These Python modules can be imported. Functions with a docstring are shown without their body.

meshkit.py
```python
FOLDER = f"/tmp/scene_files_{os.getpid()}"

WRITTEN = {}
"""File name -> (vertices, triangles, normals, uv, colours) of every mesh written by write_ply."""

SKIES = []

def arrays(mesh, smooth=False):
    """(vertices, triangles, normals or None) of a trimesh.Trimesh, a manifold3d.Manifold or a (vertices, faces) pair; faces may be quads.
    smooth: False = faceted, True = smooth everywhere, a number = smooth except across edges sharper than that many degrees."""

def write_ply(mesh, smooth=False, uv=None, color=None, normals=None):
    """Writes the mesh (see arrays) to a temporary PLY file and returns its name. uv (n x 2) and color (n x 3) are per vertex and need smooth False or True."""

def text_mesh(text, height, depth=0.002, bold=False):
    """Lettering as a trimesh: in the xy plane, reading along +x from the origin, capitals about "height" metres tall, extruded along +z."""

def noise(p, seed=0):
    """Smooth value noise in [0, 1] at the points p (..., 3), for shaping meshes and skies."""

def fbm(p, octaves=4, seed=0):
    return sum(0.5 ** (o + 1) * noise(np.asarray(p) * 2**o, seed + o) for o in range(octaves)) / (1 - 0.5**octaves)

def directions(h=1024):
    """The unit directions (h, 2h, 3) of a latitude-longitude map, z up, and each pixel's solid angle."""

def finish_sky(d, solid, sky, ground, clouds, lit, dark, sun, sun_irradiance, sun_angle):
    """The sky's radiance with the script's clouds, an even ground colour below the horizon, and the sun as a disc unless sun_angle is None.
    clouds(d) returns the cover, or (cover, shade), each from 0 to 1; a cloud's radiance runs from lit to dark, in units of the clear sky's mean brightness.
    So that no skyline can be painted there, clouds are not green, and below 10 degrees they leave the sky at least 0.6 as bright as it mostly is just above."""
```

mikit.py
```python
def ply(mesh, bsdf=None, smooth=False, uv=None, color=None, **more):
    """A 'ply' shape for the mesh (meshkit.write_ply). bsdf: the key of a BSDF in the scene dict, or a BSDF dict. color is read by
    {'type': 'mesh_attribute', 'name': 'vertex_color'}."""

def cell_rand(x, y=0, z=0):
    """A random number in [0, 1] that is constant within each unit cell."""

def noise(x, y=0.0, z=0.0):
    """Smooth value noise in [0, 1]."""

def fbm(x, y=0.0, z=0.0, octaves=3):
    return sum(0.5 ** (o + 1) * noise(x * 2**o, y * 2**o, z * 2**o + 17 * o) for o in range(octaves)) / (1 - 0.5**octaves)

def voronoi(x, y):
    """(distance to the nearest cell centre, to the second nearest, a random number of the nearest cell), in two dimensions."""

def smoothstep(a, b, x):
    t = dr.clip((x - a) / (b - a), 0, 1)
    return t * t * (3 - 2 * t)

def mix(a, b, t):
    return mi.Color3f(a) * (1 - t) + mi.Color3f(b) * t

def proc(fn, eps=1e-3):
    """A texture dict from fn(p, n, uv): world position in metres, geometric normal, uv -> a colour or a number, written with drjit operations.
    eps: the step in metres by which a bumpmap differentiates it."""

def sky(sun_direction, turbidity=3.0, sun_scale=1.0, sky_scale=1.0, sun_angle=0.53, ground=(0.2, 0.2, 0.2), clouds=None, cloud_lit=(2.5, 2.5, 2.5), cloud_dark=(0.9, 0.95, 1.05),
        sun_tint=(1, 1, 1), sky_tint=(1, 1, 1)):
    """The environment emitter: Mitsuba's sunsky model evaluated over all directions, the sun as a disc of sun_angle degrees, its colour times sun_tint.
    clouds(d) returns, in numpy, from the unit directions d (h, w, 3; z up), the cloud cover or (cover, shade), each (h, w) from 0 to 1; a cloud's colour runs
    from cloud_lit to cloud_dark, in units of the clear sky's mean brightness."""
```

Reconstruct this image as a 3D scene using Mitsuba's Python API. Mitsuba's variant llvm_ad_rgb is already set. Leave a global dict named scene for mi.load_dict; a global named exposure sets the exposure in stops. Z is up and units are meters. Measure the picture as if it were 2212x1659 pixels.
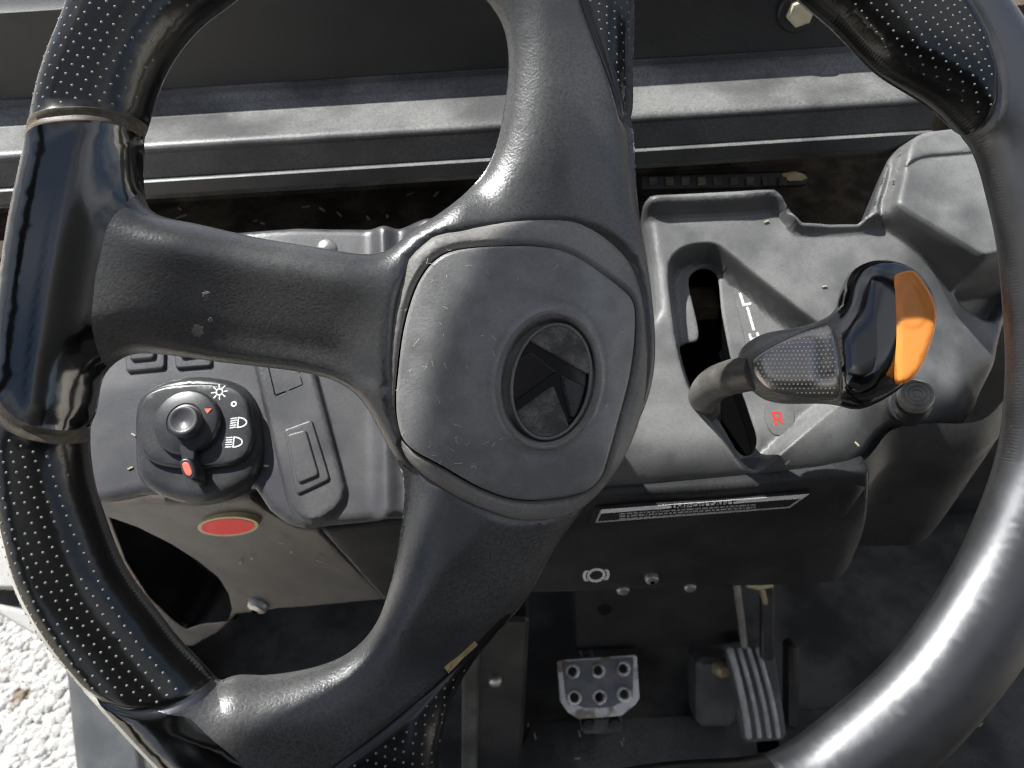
import math, numpy as np, trimesh, shapely, mitsuba as mi, mikit, meshkit
import drjit as dr
from shapely.geometry import Polygon, LineString, Point, MultiPolygon
from scipy.spatial import Delaunay, cKDTree
from scipy.interpolate import CubicSpline
from shapely.ops import unary_union
T = mi.ScalarTransform4f
rng = np.random.default_rng(7)
scene, labels = {}, {}

# ------------------------------------------------------------------ camera, sky, exposure
CAM = np.array([0.0, 0.0, 1.50]); PITCH, ROLL, FOV = math.radians(45), math.radians(3.6), 65.0
F = np.array([0, math.cos(PITCH), -math.sin(PITCH)]); YU = np.array([0, math.sin(PITCH), math.cos(PITCH)]); XW = np.array([1.0, 0, 0])
R = math.cos(ROLL) * XW - math.sin(ROLL) * YU; U = math.sin(ROLL) * XW + math.cos(ROLL) * YU
FL = 1106 / math.tan(math.radians(FOV / 2))
scene['camera'] = {'type': 'thinlens', 'fov': FOV, 'fov_axis': 'x', 'aperture_radius': 0.0007, 'focus_distance': 0.33,
                   'near_clip': 0.02, 'far_clip': 400.0,
                   'to_world': T().look_at(origin=CAM.tolist(), target=(CAM + F).tolist(), up=U.tolist())}
SUN = np.array([-0.45, 0.30, 0.84]); SUN /= np.linalg.norm(SUN)
def cover(d):                                                             # thin broken white cloud
    q = d / (np.maximum(d[..., 2:], 0.0) + 0.25)
    a = meshkit.fbm(q * 1.6 + 4.0, 4, 2); return np.clip((a - .40) / .22, 0, 1) * .8, np.clip((meshkit.fbm(q * 2.3, 3, 9) - .4) / .35, 0, 1)
scene['sky_light'] = mikit.sky(SUN.tolist(), turbidity=3, sky_scale=0.58, ground=(0.3, 0.29, 0.27), sun_tint=(0.83, 1.0, 1.27), sky_tint=(1.22, 1.0, 0.86), clouds=cover, cloud_lit=(2.3, 2.35, 2.5), cloud_dark=(1.0, 1.02, 1.1))
exposure = 2.6

def ray(u, v): return F + R * ((u - 1106) / FL) - U * ((v - 829.5) / FL)
def at(u, v, depth): return CAM + ray(u, v) * depth                       # the point at this distance in front of the eye
def hit(u, v, p0, n): d = ray(u, v); return CAM + d * (np.dot(p0 - CAM, n) / np.dot(d, n))

class Frame:                                                              # a working plane with its own x, y and height
    def __init__(s, o, ex, n):
        s.o = np.asarray(o, float); s.n = n / np.linalg.norm(n); s.ex = ex - s.n * np.dot(ex, s.n); s.ex /= np.linalg.norm(s.ex); s.ey = np.cross(s.n, s.ex)
    def loc(s, u, v, h=0.0):
        p = hit(u, v, s.o + s.n * h, s.n) - s.o; return np.array([p @ s.ex, p @ s.ey])
    def pts(s, px, h=0.0): return np.array([s.loc(u, v, h) for u, v in px])
    def poly(s, px, h=0.0, smooth=True, step=0.0015):
        p = s.pts(px, h); return Polygon(spline(p, True, step) if smooth else p).buffer(0)
    def line(s, px, h=0.0, step=0.0015): return LineString(spline(s.pts(px, h), False, step))
    def world(s, xy, z): return s.o + np.outer(xy[:, 0], s.ex) + np.outer(xy[:, 1], s.ey) + np.outer(np.broadcast_to(z, len(xy)), s.n)

def spline(p, closed, step=0.0015):
    p = np.asarray(p, float)
    q = np.vstack([p, p[:1]]) if closed else p
    t = np.r_[0, np.cumsum(np.sqrt(np.linalg.norm(np.diff(q, axis=0), axis=1)) + 1e-9)]
    cs = CubicSpline(t, q, bc_type='periodic' if closed else 'natural')
    n = max(24, int(np.linalg.norm(np.diff(q, axis=0), axis=1).sum() / step))
    s = np.linspace(0, t[-1], n + 1)
    return cs(s[:-1] if closed else s)

def resample(line, step):
    n = max(3, int(line.length / step)); 
    return shapely.get_coordinates(shapely.line_interpolate_point(line, np.linspace(0, line.length, n + 1)))

def bounds_of(g):
    out = []
    for q in getattr(g, 'geoms', [g]):
        if q.is_empty: continue
        out += [q.exterior, *q.interiors]
    return out

def mesh2d(poly, spacing, rings=(), lines=(), bstep=None, zones=()):
    """Triangulates poly: points on its edge, on rings inside the edge, beside the lines and on a grid (finer in the zones)."""
    bstep = bstep or spacing * 0.8
    layers = [np.vstack([resample(b, bstep)[:-1] for b in bounds_of(poly)])]
    inner = poly
    for d in rings:
        g = poly.buffer(-d)
        b = bounds_of(g)
        if b: layers.append(np.vstack([resample(x, max(bstep, d * 0.8))[:-1] for x in b]))
    for ln, offs in lines:
        for o in offs:
            g = [ln] if o == 0 else bounds_of(ln.buffer(o))
            for x in g:
                q = resample(x, bstep); layers.append(q[shapely.contains_xy(poly, q[:, 0], q[:, 1])])
    def hexes(g, s):
        x0, y0, x1, y1 = g.bounds
        ys = np.arange(y0, y1, s * 0.866); rows = []
        for i, y in enumerate(ys): x = np.arange(x0 + (i % 2) * s / 2, x1, s); rows.append(np.stack([x, np.full_like(x, y)], 1))
        q = np.vstack(rows); return q[shapely.contains_xy(g, q[:, 0], q[:, 1])]
    for zone, s in zones:
        q = hexes(zone, s); layers.append(q[shapely.contains_xy(poly, q[:, 0], q[:, 1])])
    layers.append(hexes(poly, spacing))
    pts, fine = layers[0], [bstep * 0.5] + [0.28 * bstep] * len(rings)
    for i, q in enumerate(layers[1:], 1):
        if not len(q): continue
        lim = min(rings[i - 1] * 0.4, bstep * .5) if i <= len(rings) else (spacing * 0.55 if i == len(layers) - 1 else bstep * 0.3)
        d, _ = cKDTree(pts).query(q); pts = np.vstack([pts, q[d > lim]])
    t = Delaunay(pts).simplices
    c = pts[t].mean(1); t = t[shapely.contains_xy(poly, c[:, 0], c[:, 1])]
    a = pts[t]; p_, q_ = a[:, 1] - a[:, 0], a[:, 2] - a[:, 0]; s = p_[:, 0] * q_[:, 1] - p_[:, 1] * q_[:, 0]; t = t[np.abs(s) > 1e-13]; s = s[np.abs(s) > 1e-13]
    t[s < 0] = t[s < 0][:, ::-1]
    return pts, t

def split_at(xy, t, s):                                                   # cuts the triangles along s = 0
    s = np.where(np.abs(s) < 2e-6, 2e-6, s); pos = s > 0; mixed = pos[t].any(1) & ~pos[t].all(1); new, cache, out = [], {}, []
    def cutv(a, b):
        k = (a, b) if a < b else (b, a)
        if k not in cache:
            w = s[k[0]] / (s[k[0]] - s[k[1]]); cache[k] = len(xy) + len(new); new.append(xy[k[0]] * (1 - w) + xy[k[1]] * w)
        return cache[k]
    for tri in t[mixed]:
        p = pos[tri]; i = int(np.where(p == (p.sum() == 1))[0][0]); a, b, c = int(tri[i]), int(tri[(i + 1) % 3]), int(tri[(i + 2) % 3])
        ab, ac = cutv(a, b), cutv(a, c); out += [[a, ab, ac], [ab, b, c], [ab, c, ac]]
    return np.vstack([xy, *([np.array(new)] if new else [])]), np.vstack([t[~mixed], *([np.array(out)] if out else [])])
def signed(poly, xy): return np.where(inside(poly, xy), 1, -1) * dist(poly, xy)

def edges_once(t):
    e = np.vstack([t[:, [0, 1]], t[:, [1, 2]], t[:, [2, 0]]]); k = np.sort(e, 1)
    _, inv, cnt = np.unique(k, axis=0, return_inverse=True, return_counts=True); return e[cnt[inv.ravel()] == 1]

def dist(poly_or_line, xy):
    b = poly_or_line.boundary if poly_or_line.geom_type.endswith('Polygon') else poly_or_line
    return shapely.distance(b, shapely.points(xy))
def inside(poly, xy): return shapely.contains_xy(poly, xy[:, 0], xy[:, 1])
def dome(d, r): return np.sqrt(np.clip(1 - np.square(1 - np.clip(d / r, 0, 1)), 0, 1))
def sstep(a, b, x): t = np.clip((x - a) / (b - a), 0, 1); return t * t * (3 - 2 * t)

def relief(fr, poly, H, spacing=0.002, edge=0.002, skirt=0.006, skirt_vec=None, rings=None, lines=(), zones=(), hole_skirt=False):
    """A moulded piece on the plane: outline poly, height H, rounded edge, and side walls."""
    bst = min(spacing * .8, max(edge * .8, .0012)); rings = rings if rings is not None else [edge * k for k in (0.12, 0.4, 0.75, 1.1)]
    xy, t = mesh2d(poly, spacing, rings, lines, bst, zones=zones)
    ext = Polygon(poly.exterior); z = (H(xy) if callable(H) else np.full(len(xy), float(H))) + edge * (dome(dist(ext, xy), edge) - 1)
    if poly.interiors: z += .0008 * (dome(dist(poly, xy), .0008) - 1)
    v = fr.world(xy, z); e = edges_once(t)
    if poly.interiors and hole_skirt is False: e = e[dist(ext, xy[e].mean(1)) < 3e-4]
    sv = -fr.n * skirt if skirt_vec is None else np.asarray(skirt_vec, float)
    ids = np.unique(e); new = {k: len(v) + i for i, k in enumerate(ids)}
    w = np.vstack([v, v[ids] + sv]); a, b = e[:, 0], e[:, 1]
    na, nb = np.array([new[k] for k in a]), np.array([new[k] for k in b])
    f = np.vstack([t, np.stack([b, a, na], 1), np.stack([b, na, nb], 1)])
    return trimesh.Trimesh(w, f, process=False)

def plate(fr, poly, z0, z1):                                              # flat sheet with walls, from height z0 to z1
    out = []
    for g in getattr(poly, 'geoms', [poly]):
        if g.is_empty: continue
        m = trimesh.creation.extrude_polygon(g.simplify(0.00003), z1 - z0, engine='earcut')
        v = np.array(m.vertices); out.append(trimesh.Trimesh(fr.world(v[:, :2], v[:, 2] + z0), m.faces, process=False))
    return trimesh.util.concatenate(out)

def box(center, ex, ey, ez, size, bev=0.002):                             # bevelled box with its own axes
    c = np.asarray(center, float); s = np.asarray(size) / 2; pts = []
    for sx in (-1, 1):
        for sy in (-1, 1):
            for sz in (-1, 1):
                for k in range(3):
                    q = s - bev; q = q.copy(); q[k] = s[k]; pts.append(np.array([sx, sy, sz]) * q)
    m = trimesh.convex.convex_hull(np.array(pts)); B = np.stack([ex, ey, ez])
    return trimesh.Trimesh(c + np.array(m.vertices) @ B, m.faces, process=False)

def tube(points, radii, sides=20, cap=True):
    p = np.asarray(points, float); r = np.broadcast_to(radii, len(p)); t = np.gradient(p, axis=0); t /= np.linalg.norm(t, axis=1, keepdims=True) + 1e-12
    a = np.cross(t[0], [0.3, 0.5, 0.81]); a /= np.linalg.norm(a); ang = np.arange(sides) * 2 * np.pi / sides; V = []
    for i in range(len(p)):
        a = a - t[i] * (a @ t[i]); a /= np.linalg.norm(a); b = np.cross(t[i], a)
        V.append(p[i] + r[i] * (np.cos(ang)[:, None] * a + np.sin(ang)[:, None] * b))
    V = np.vstack(V); f = []
    for i in range(len(p) - 1):
        for j in range(sides): k = (j + 1) % sides; f += [[i * sides + j, i * sides + k, (i + 1) * sides + k], [i * sides + j, (i + 1) * sides + k, (i + 1) * sides + j]]
    if cap:
        n = len(V); V = np.vstack([V, p[:1], p[-1:]])
        for j in range(sides): k = (j + 1) % sides; f += [[n, k, j], [n + 1, (len(p) - 1) * sides + j, (len(p) - 1) * sides + k]]
    return trimesh.Trimesh(V, f, process=False)

def lathe(o, axis, prof, sides=40):                                       # prof: (radius, height along axis)
    axis = axis / np.linalg.norm(axis); prof = np.asarray(prof, float)
    a = np.cross(axis, [0.2, 0.7, 0.3]); a /= np.linalg.norm(a); b = np.cross(axis, a); ang = np.arange(sides) * 2 * np.pi / sides
    V = np.vstack([o + axis * h + r * (np.cos(ang)[:, None] * a + np.sin(ang)[:, None] * b) for r, h in prof]); f = []
    for i in range(len(prof) - 1):
        for j in range(sides): k = (j + 1) % sides; f += [[i * sides + j, i * sides + k, (i + 1) * sides + k], [i * sides + j, (i + 1) * sides + k, (i + 1) * sides + j]]
    return trimesh.Trimesh(V, f, process=False)

def extrude_x(prof, x0, x1, nx=2):                                        # closed (y, z) profile drawn along the vehicle's width
    p = np.asarray(prof, float); n = len(p); xs = np.linspace(x0, x1, nx)
    V = np.vstack([np.stack([np.full(n, x), p[:, 0], p[:, 1]], 1) for x in xs]); f = []
    for i in range(nx - 1):
        for j in range(n): k = (j + 1) % n; f += [[i * n + j, (i + 1) * n + k, i * n + k], [i * n + j, (i + 1) * n + j, (i + 1) * n + k]]
    m = trimesh.creation.triangulate_polygon(Polygon(p), engine='earcut'); q, tr = np.asarray(m[0]), np.asarray(m[1])
    for x, flip in ((x0, False), (x1, True)):
        b = len(V); V = np.vstack([V, np.stack([np.full(len(q), x), q[:, 0], q[:, 1]], 1)]); f = f + ((tr[:, ::-1] if flip else tr) + b).tolist()
    return trimesh.Trimesh(V, f, process=False)

def pile(*ms): return trimesh.util.concatenate([m for m in ms])
def unique(key):
    k, i = key, 0
    while k in scene or k in labels: i += 1; k = f'{key}_{i:03d}'
    return k
def add(key, mesh, bsdf, label=None, cat=None, group=None, kind=None, smooth=30):
    key = unique(key); scene[key] = mikit.ply(mesh, bsdf, smooth=smooth)
    d = {k: x for k, x in (('label', label), ('category', cat), ('group', group), ('kind', kind)) if x}
    if d: labels[key] = d
    return key
def thing(name, label, cat, group=None):
    k = unique(name); labels[k] = {'label': label, 'category': cat, **({'group': group} if group else {})}; return k
def add_split(key, v, f, n, bsdf, label=None, kind=None):                 # a patch of a bigger surface, with the whole surface's normals
    key = unique(key); used, inv = np.unique(f, return_inverse=True)
    scene[key] = {'type': 'ply', 'filename': meshkit.write_ply((v[used], inv.reshape(-1, 3)), False, normals=n[used]), 'face_normals': False, 'bsdf': {'type': 'ref', 'id': bsdf}}
    d = {k: x for k, x in (('label', label), ('kind', kind)) if x}
    if d: labels[key] = d
    return key

# ------------------------------------------------------------------ materials
def tex(fn, eps=2e-4): return mikit.proc(fn, eps)
def rgb(*c): return {'type': 'rgb', 'value': list(c)}
fbm, nz, sm, mix = mikit.fbm, mikit.noise, mikit.smoothstep, mikit.mix
def mat(key, base, rough, spec=0.5, bump=None, metallic=0.0, eps=2e-4, **kw):
    b = {'type': 'principled', 'base_color': base if isinstance(base, dict) else rgb(*base), 'roughness': rough, 'specular': spec, 'metallic': metallic, **kw}
    if bump: b = {'type': 'bumpmap', 'arbitrary': mikit.proc(bump[0], eps), 'scale': bump[1], 'nested': b}
    scene[key] = {'type': 'twosided', 'nested': b}
def dusty(dark, dust, amount, f1=28.0, f2=900.0, speck=0.35, settle_lit=0.0, blotch=0.6):
    def fn(p, n, uv):
        big = fbm(p.x * f1, p.y * f1, p.z * f1, 4); fine = nz(p.x * f2, p.y * f2, p.z * f2)
        am = amount * (1 - settle_lit + settle_lit * dr.clip(dr.abs(n.z) * 1.1, 0, 1)) if settle_lit else amount  # more dust on level faces, which also paints in their brighter light
        return mix(dark, dust, dr.clip(am * (1 - blotch + 2 * blotch * sm(0.3, 0.72, big)) * (1 - speck + 2 * speck * fine), 0, 1))
    return tex(fn)
def grain(s, aniso=1.0):
    def fn(p, n, uv): return fbm(p.x * s, p.y * s * aniso, p.z * s * aniso, 2)
    return fn
mat('gloss_black', (0.12, 0.12, 0.118), tex(lambda p, n, uv: 0.06 + 0.14 * fbm(p.x * 60, p.y * 60, p.z * 60, 3)), metallic=1.0)
mat('grip_rubber', dusty((0.045, 0.045, 0.046), (0.10, 0.098, 0.09), 0.25, blotch=.3), 0.2, metallic=0.9)
mat('satin_rim', (0.155, 0.155, 0.16), tex(lambda p, n, uv: 0.34 + 0.16 * fbm(p.x * 90, p.y * 90, p.z * 90, 3)), metallic=1.0, bump=(grain(420.0), 0.00003))
mat('spoke_plastic', dusty((0.012, 0.012, 0.0125), (0.17, 0.162, 0.15), 0.17, f2=1500.0, speck=.5), 0.37, 1.0, bump=(grain(1500.0), 0.00009))
mat('pad_plastic', dusty((0.022, 0.022, 0.023), (0.28, 0.275, 0.265), 0.60, f1=90.0, f2=1700.0, speck=.12, blotch=.2), 0.42, 0.55, bump=(grain(1300.0, 1.8), 0.00016))
mat('bezel_plastic', dusty((0.03, 0.029, 0.028), (0.27, 0.255, 0.235), 0.62, f2=1400.0, speck=.15, blotch=.3), 0.5, 0.4, bump=(grain(1300.0), 0.00012))
mat('edge_lit_pale', dusty((0.40, 0.38, 0.33), (0.62, 0.59, 0.52), 0.5, f1=80.0), 0.45, 0.4)  # cream colour stands in for sunlight along the rim's outer edge
mat('collar_dirt', dusty((0.02, 0.018, 0.015), (0.20, 0.16, 0.11), 0.4), 0.45, 0.4)
mat('dimple_dust', (0.17, 0.165, 0.155), 0.5, 0.5)
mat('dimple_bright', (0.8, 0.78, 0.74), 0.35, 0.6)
mat('seam_dirt', dusty((0.03, 0.025, 0.02), (0.42, 0.30, 0.15), 0.6, f1=70.0), 0.8, 0.2)
mat('emblem_gloss', dusty((0.006, 0.006, 0.007), (0.05, 0.045, 0.04), 0.12), 0.2, 0.5)
mat('emblem_dusty', dusty((0.03, 0.029, 0.028), (0.22, 0.205, 0.19), 0.42, f1=160.0, f2=1800., speck=.5), 0.7, 0.3, bump=(grain(1500.0), 0.0003))
mat('dash_plastic', dusty((0.040, 0.040, 0.042), (0.30, 0.298, 0.285), 0.40, f1=34.0, f2=1100.0, speck=.15, blotch=.5, settle_lit=.78), 0.45, 0.45, bump=(grain(1200.0), 0.00008))
mat('switch_panel', dusty((0.030, 0.030, 0.036), (0.20, 0.19, 0.18), 0.17, f1=36.0, speck=.2), 0.40, 0.5, bump=(grain(1200.0), 0.00006))
mat('switch_black', dusty((0.014, 0.014, 0.016), (0.10, 0.10, 0.10), 0.15, f1=60.0), 0.33, 0.5)
mat('dark_plastic', dusty((0.012, 0.012, 0.0125), (0.14, 0.136, 0.128), 0.09, f1=20.0, blotch=.85), 0.45, 0.45)
mat('knee_plastic', dusty((0.017, 0.014, 0.0125), (0.17, 0.136, 0.115), 0.13, f1=22.0, blotch=.7), 0.45, 0.4)
mat('cowl_paint', dusty((0.016, 0.016, 0.018), (0.44, 0.435, 0.41), 0.27, f1=25.0, settle_lit=0.94, blotch=.5), 0.42, 0.45, bump=(grain(900.0), 0.00006))
mat('hood_plastic', dusty((0.016, 0.016, 0.017), (0.09, 0.09, 0.085), 0.12, f1=14.0), 0.42, 0.4)
mat('dirt_black', dusty((0.025, 0.022, 0.019), (0.24, 0.19, 0.13), 0.4, f1=60.0), 0.8, 0.2)
mat('deep_black', dusty((0.007, 0.007, 0.0075), (0.10, 0.097, 0.09), 0.05, f1=30.0, blotch=.9), 0.5, 0.35)
mat('void_black', (0.004, 0.004, 0.004), 0.9, 0.0)
mat('floor_rubber', dusty((0.016, 0.016, 0.016), (0.22, 0.21, 0.19), 0.34, f1=16.0), 0.6, 0.35, bump=(grain(300.0), 0.0006))
mat('pedal_steel', tex(lambda p, n, uv: mix((0.75, 0.74, 0.72), (0.30, 0.25, 0.20), sm(0.45, 0.65, fbm(p.x * 90, p.y * 90, p.z * 90, 3)))), 0.45, 0.5, metallic=0.2)
mat('pedal_pad', dusty((0.11, 0.12, 0.135), (0.3, 0.29, 0.27), 0.25, f1=60.0), 0.5, 0.4)
mat('bolt_metal', (0.45, 0.43, 0.40), 0.35, 0.5, metallic=0.8)
mat('brass_metal', (0.55, 0.47, 0.28), 0.4, 0.5, metallic=0.6)
mat('rib_metal', dusty((0.55, 0.55, 0.54), (0.25, 0.23, 0.2), 0.35, f1=120.0), 0.4, 0.5)
mat('block_plastic', dusty((0.055, 0.055, 0.057), (0.2, 0.19, 0.17), 0.3), 0.5, 0.4)
mat('cream_plastic', dusty((0.62, 0.56, 0.40), (0.40, 0.34, 0.22), 0.3, f1=150.0), 0.5, 0.4)
mat('chrome_smoke', (0.36, 0.34, 0.31), 0.28, 0.6, metallic=0.9)
mat('sleeve_grey', dusty((0.10, 0.098, 0.094), (0.30, 0.28, 0.25), 0.35, f1=90.0), 0.4, 0.45)
mat('stem_metal', dusty((0.05, 0.048, 0.045), (0.22, 0.2, 0.18), 0.3, f1=90.0), 0.4, 0.5)
mat('orange_plastic', (0.78, 0.27, 0.05), 0.28, 0.5, clearcoat=0.5, clearcoat_gloss=0.9)
mat('white_print', (0.75, 0.75, 0.74), 0.5, 0.3)
mat('grey_print', (0.40, 0.39, 0.38), 0.5, 0.3)
mat('red_print', (0.62, 0.05, 0.045), 0.45, 0.4)
mat('lever_red', (0.72, 0.14, 0.10), 0.4, 0.4)
mat('sticker_red', dusty((0.80, 0.03, 0.025), (0.80, 0.09, 0.07), 0.3, f1=160.0), 0.5, 0.15)
mat('sticker_gold', (0.38, 0.29, 0.15), 0.4, 0.4)
mat('leaf_dry', dusty((0.42, 0.30, 0.13), (0.65, 0.55, 0.36), 0.5, f1=200.0), 0.7, 0.2)
mat('chaff_tan', (0.40, 0.36, 0.28), 0.8, 0.2)
mat('straw', (0.62, 0.58, 0.48), 0.7, 0.2)
mat('gravel_pale', tex(lambda p, n, uv: mix((0.47, 0.455, 0.43), (0.26, 0.21, 0.16), sm(0.80, 0.9, nz(p.x * 22, p.y * 22, p.z * 22)))), 0.8, 0.2)
mat('ground_dirt', tex(lambda p, n, uv: mix((0.42, 0.37, 0.31), (0.55, 0.51, 0.45), fbm(p.x * 30, p.y * 30, p.z * 30, 3))), 0.9, 0.1)
mat('sill_grey', dusty((0.045, 0.048, 0.053), (0.20, 0.2, 0.19), 0.25, f1=20.0), 0.4, 0.4)
mat('sill_pale', dusty((0.36, 0.355, 0.34), (0.50, 0.47, 0.42), 0.3, f1=20.0), 0.5, 0.3)
mat('unseen_black', (0.03, 0.03, 0.03), 0.6, 0.3)  # for the added unseen bar and seat

# ------------------------------------------------------------------ ground
GZ = 0.0
g = trimesh.Trimesh([[-200, -200, GZ], [200, -200, GZ], [200, 200, GZ], [-200, 200, GZ]], [[0, 1, 2], [0, 2, 3]])
add('ground', g, 'ground_dirt', 'pale stony yard ground under the vehicle', kind='structure', smooth=False)
ico = trimesh.creation.icosphere(subdivisions=1); iv, itri = np.array(ico.vertices), np.array(ico.faces)
def stones(cx, cy, w, h, n, seed):
    r = np.random.default_rng(seed); V, Fc = [], []
    for i in range(n):
        s = r.uniform(0.005, 0.014) * np.array([1, r.uniform(.6, 1), r.uniform(.4, .8)]); a = r.uniform(0, 6.28)
        q = iv * (1 + 0.28 * (r.random((len(iv), 1)) - .5)) * s; q = q @ np.array([[math.cos(a), math.sin(a), 0], [-math.sin(a), math.cos(a), 0], [0, 0, 1]])
        V.append(q + [cx + r.uniform(-w, w), cy + r.uniform(-h, h), GZ + s[2] * r.uniform(0.0, 0.9)]); Fc.append(itri + 42 * i)
    return trimesh.Trimesh(np.vstack(V), np.vstack(Fc), process=False)
gp = hit(60, 1500, np.array([0, 0, GZ]), np.array([0, 0, 1.0]))
add('gravel', stones(gp[0], gp[1], 0.34, 0.42, 10000, 3), 'gravel_pale', 'bright sunlit white gravel outside the open left side', 'gravel', kind='stuff', smooth=False)

# ------------------------------------------------------------------ dashboard frames
XV = XW; ZV = np.array([0, 0, 1.0]); YV = np.array([0, 1.0, 0])
def yz_at(v, y=None, z=None, u=1090):                                     # the (y, z) of the pixel's ray at a given y or z
    d = ray(u, v); t = (y / d[1]) if y is not None else (z / d[2]); return np.array([d[1] * t, CAM[2] + d[2] * t])
SL = math.radians(28)
Pd = Frame(at(1640, 1030, 0.455), XV, np.array([0, -math.sin(SL), math.cos(SL)]))

# floor and firewall
FLZ = CAM[2] - 0.985
FW = 0.66
FX = hit(330, 1659, np.array([0, 0, FLZ]), ZV)[0]
fl = extrude_x([(-0.9, FLZ), (FW, FLZ), (FW, FLZ - 0.02), (-0.9, FLZ - 0.02)], FX, 1.0)
add('floor', fl, 'floor_rubber', 'dusty black rubber cab floor', kind='structure')
fwl = extrude_x([(FW, FLZ), (FW - 0.03, FLZ + 0.10), (FW - 0.03, 1.30), (FW + 0.02, 1.30), (FW + 0.02, FLZ)], FX - .06, 1.0)
add('firewall', fwl, 'dark_plastic', 'black bulkhead panel closing the footwell in front of the pedals', 'panel')

add('sun_block_panel', box((FX - .01, .58, FLZ + .23), XV, YV, ZV, (.02, .16, .46), .004), 'dark_plastic', 'dark upright panel added on the far left to keep sun off the floor', 'panel')  # added to block the sun from the left of the floor
# ------------------------------------------------------------------ cowl (the rail across the top)
cz = yz_at(200, y=0.505)
c_top = yz_at(-40, y=0.525); c_w0 = yz_at(150, y=0.518); c_l1 = cz; c_l2 = yz_at(262, z=cz[1] - 0.001 - CAM[2]); c_l3 = yz_at(272, y=c_l2[0] - 0.003)
c_f1 = yz_at(336, y=c_l3[0] - 0.004); c_b = yz_at(341, y=c_f1[0] - 0.003); c_b2 = yz_at(346, y=c_f1[0] - 0.004); c_lip = yz_at(372, y=c_b2[0] - 0.001); c_lip2 = yz_at(378, y=c_b2[0] + 0.003)
def arc(p, q, c, n=5): # quadratic rounding
    t = np.linspace(0, 1, n)[:, None]; return ((1 - t) ** 2 * p + 2 * t * (1 - t) * c + t * t * q).tolist()
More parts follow.
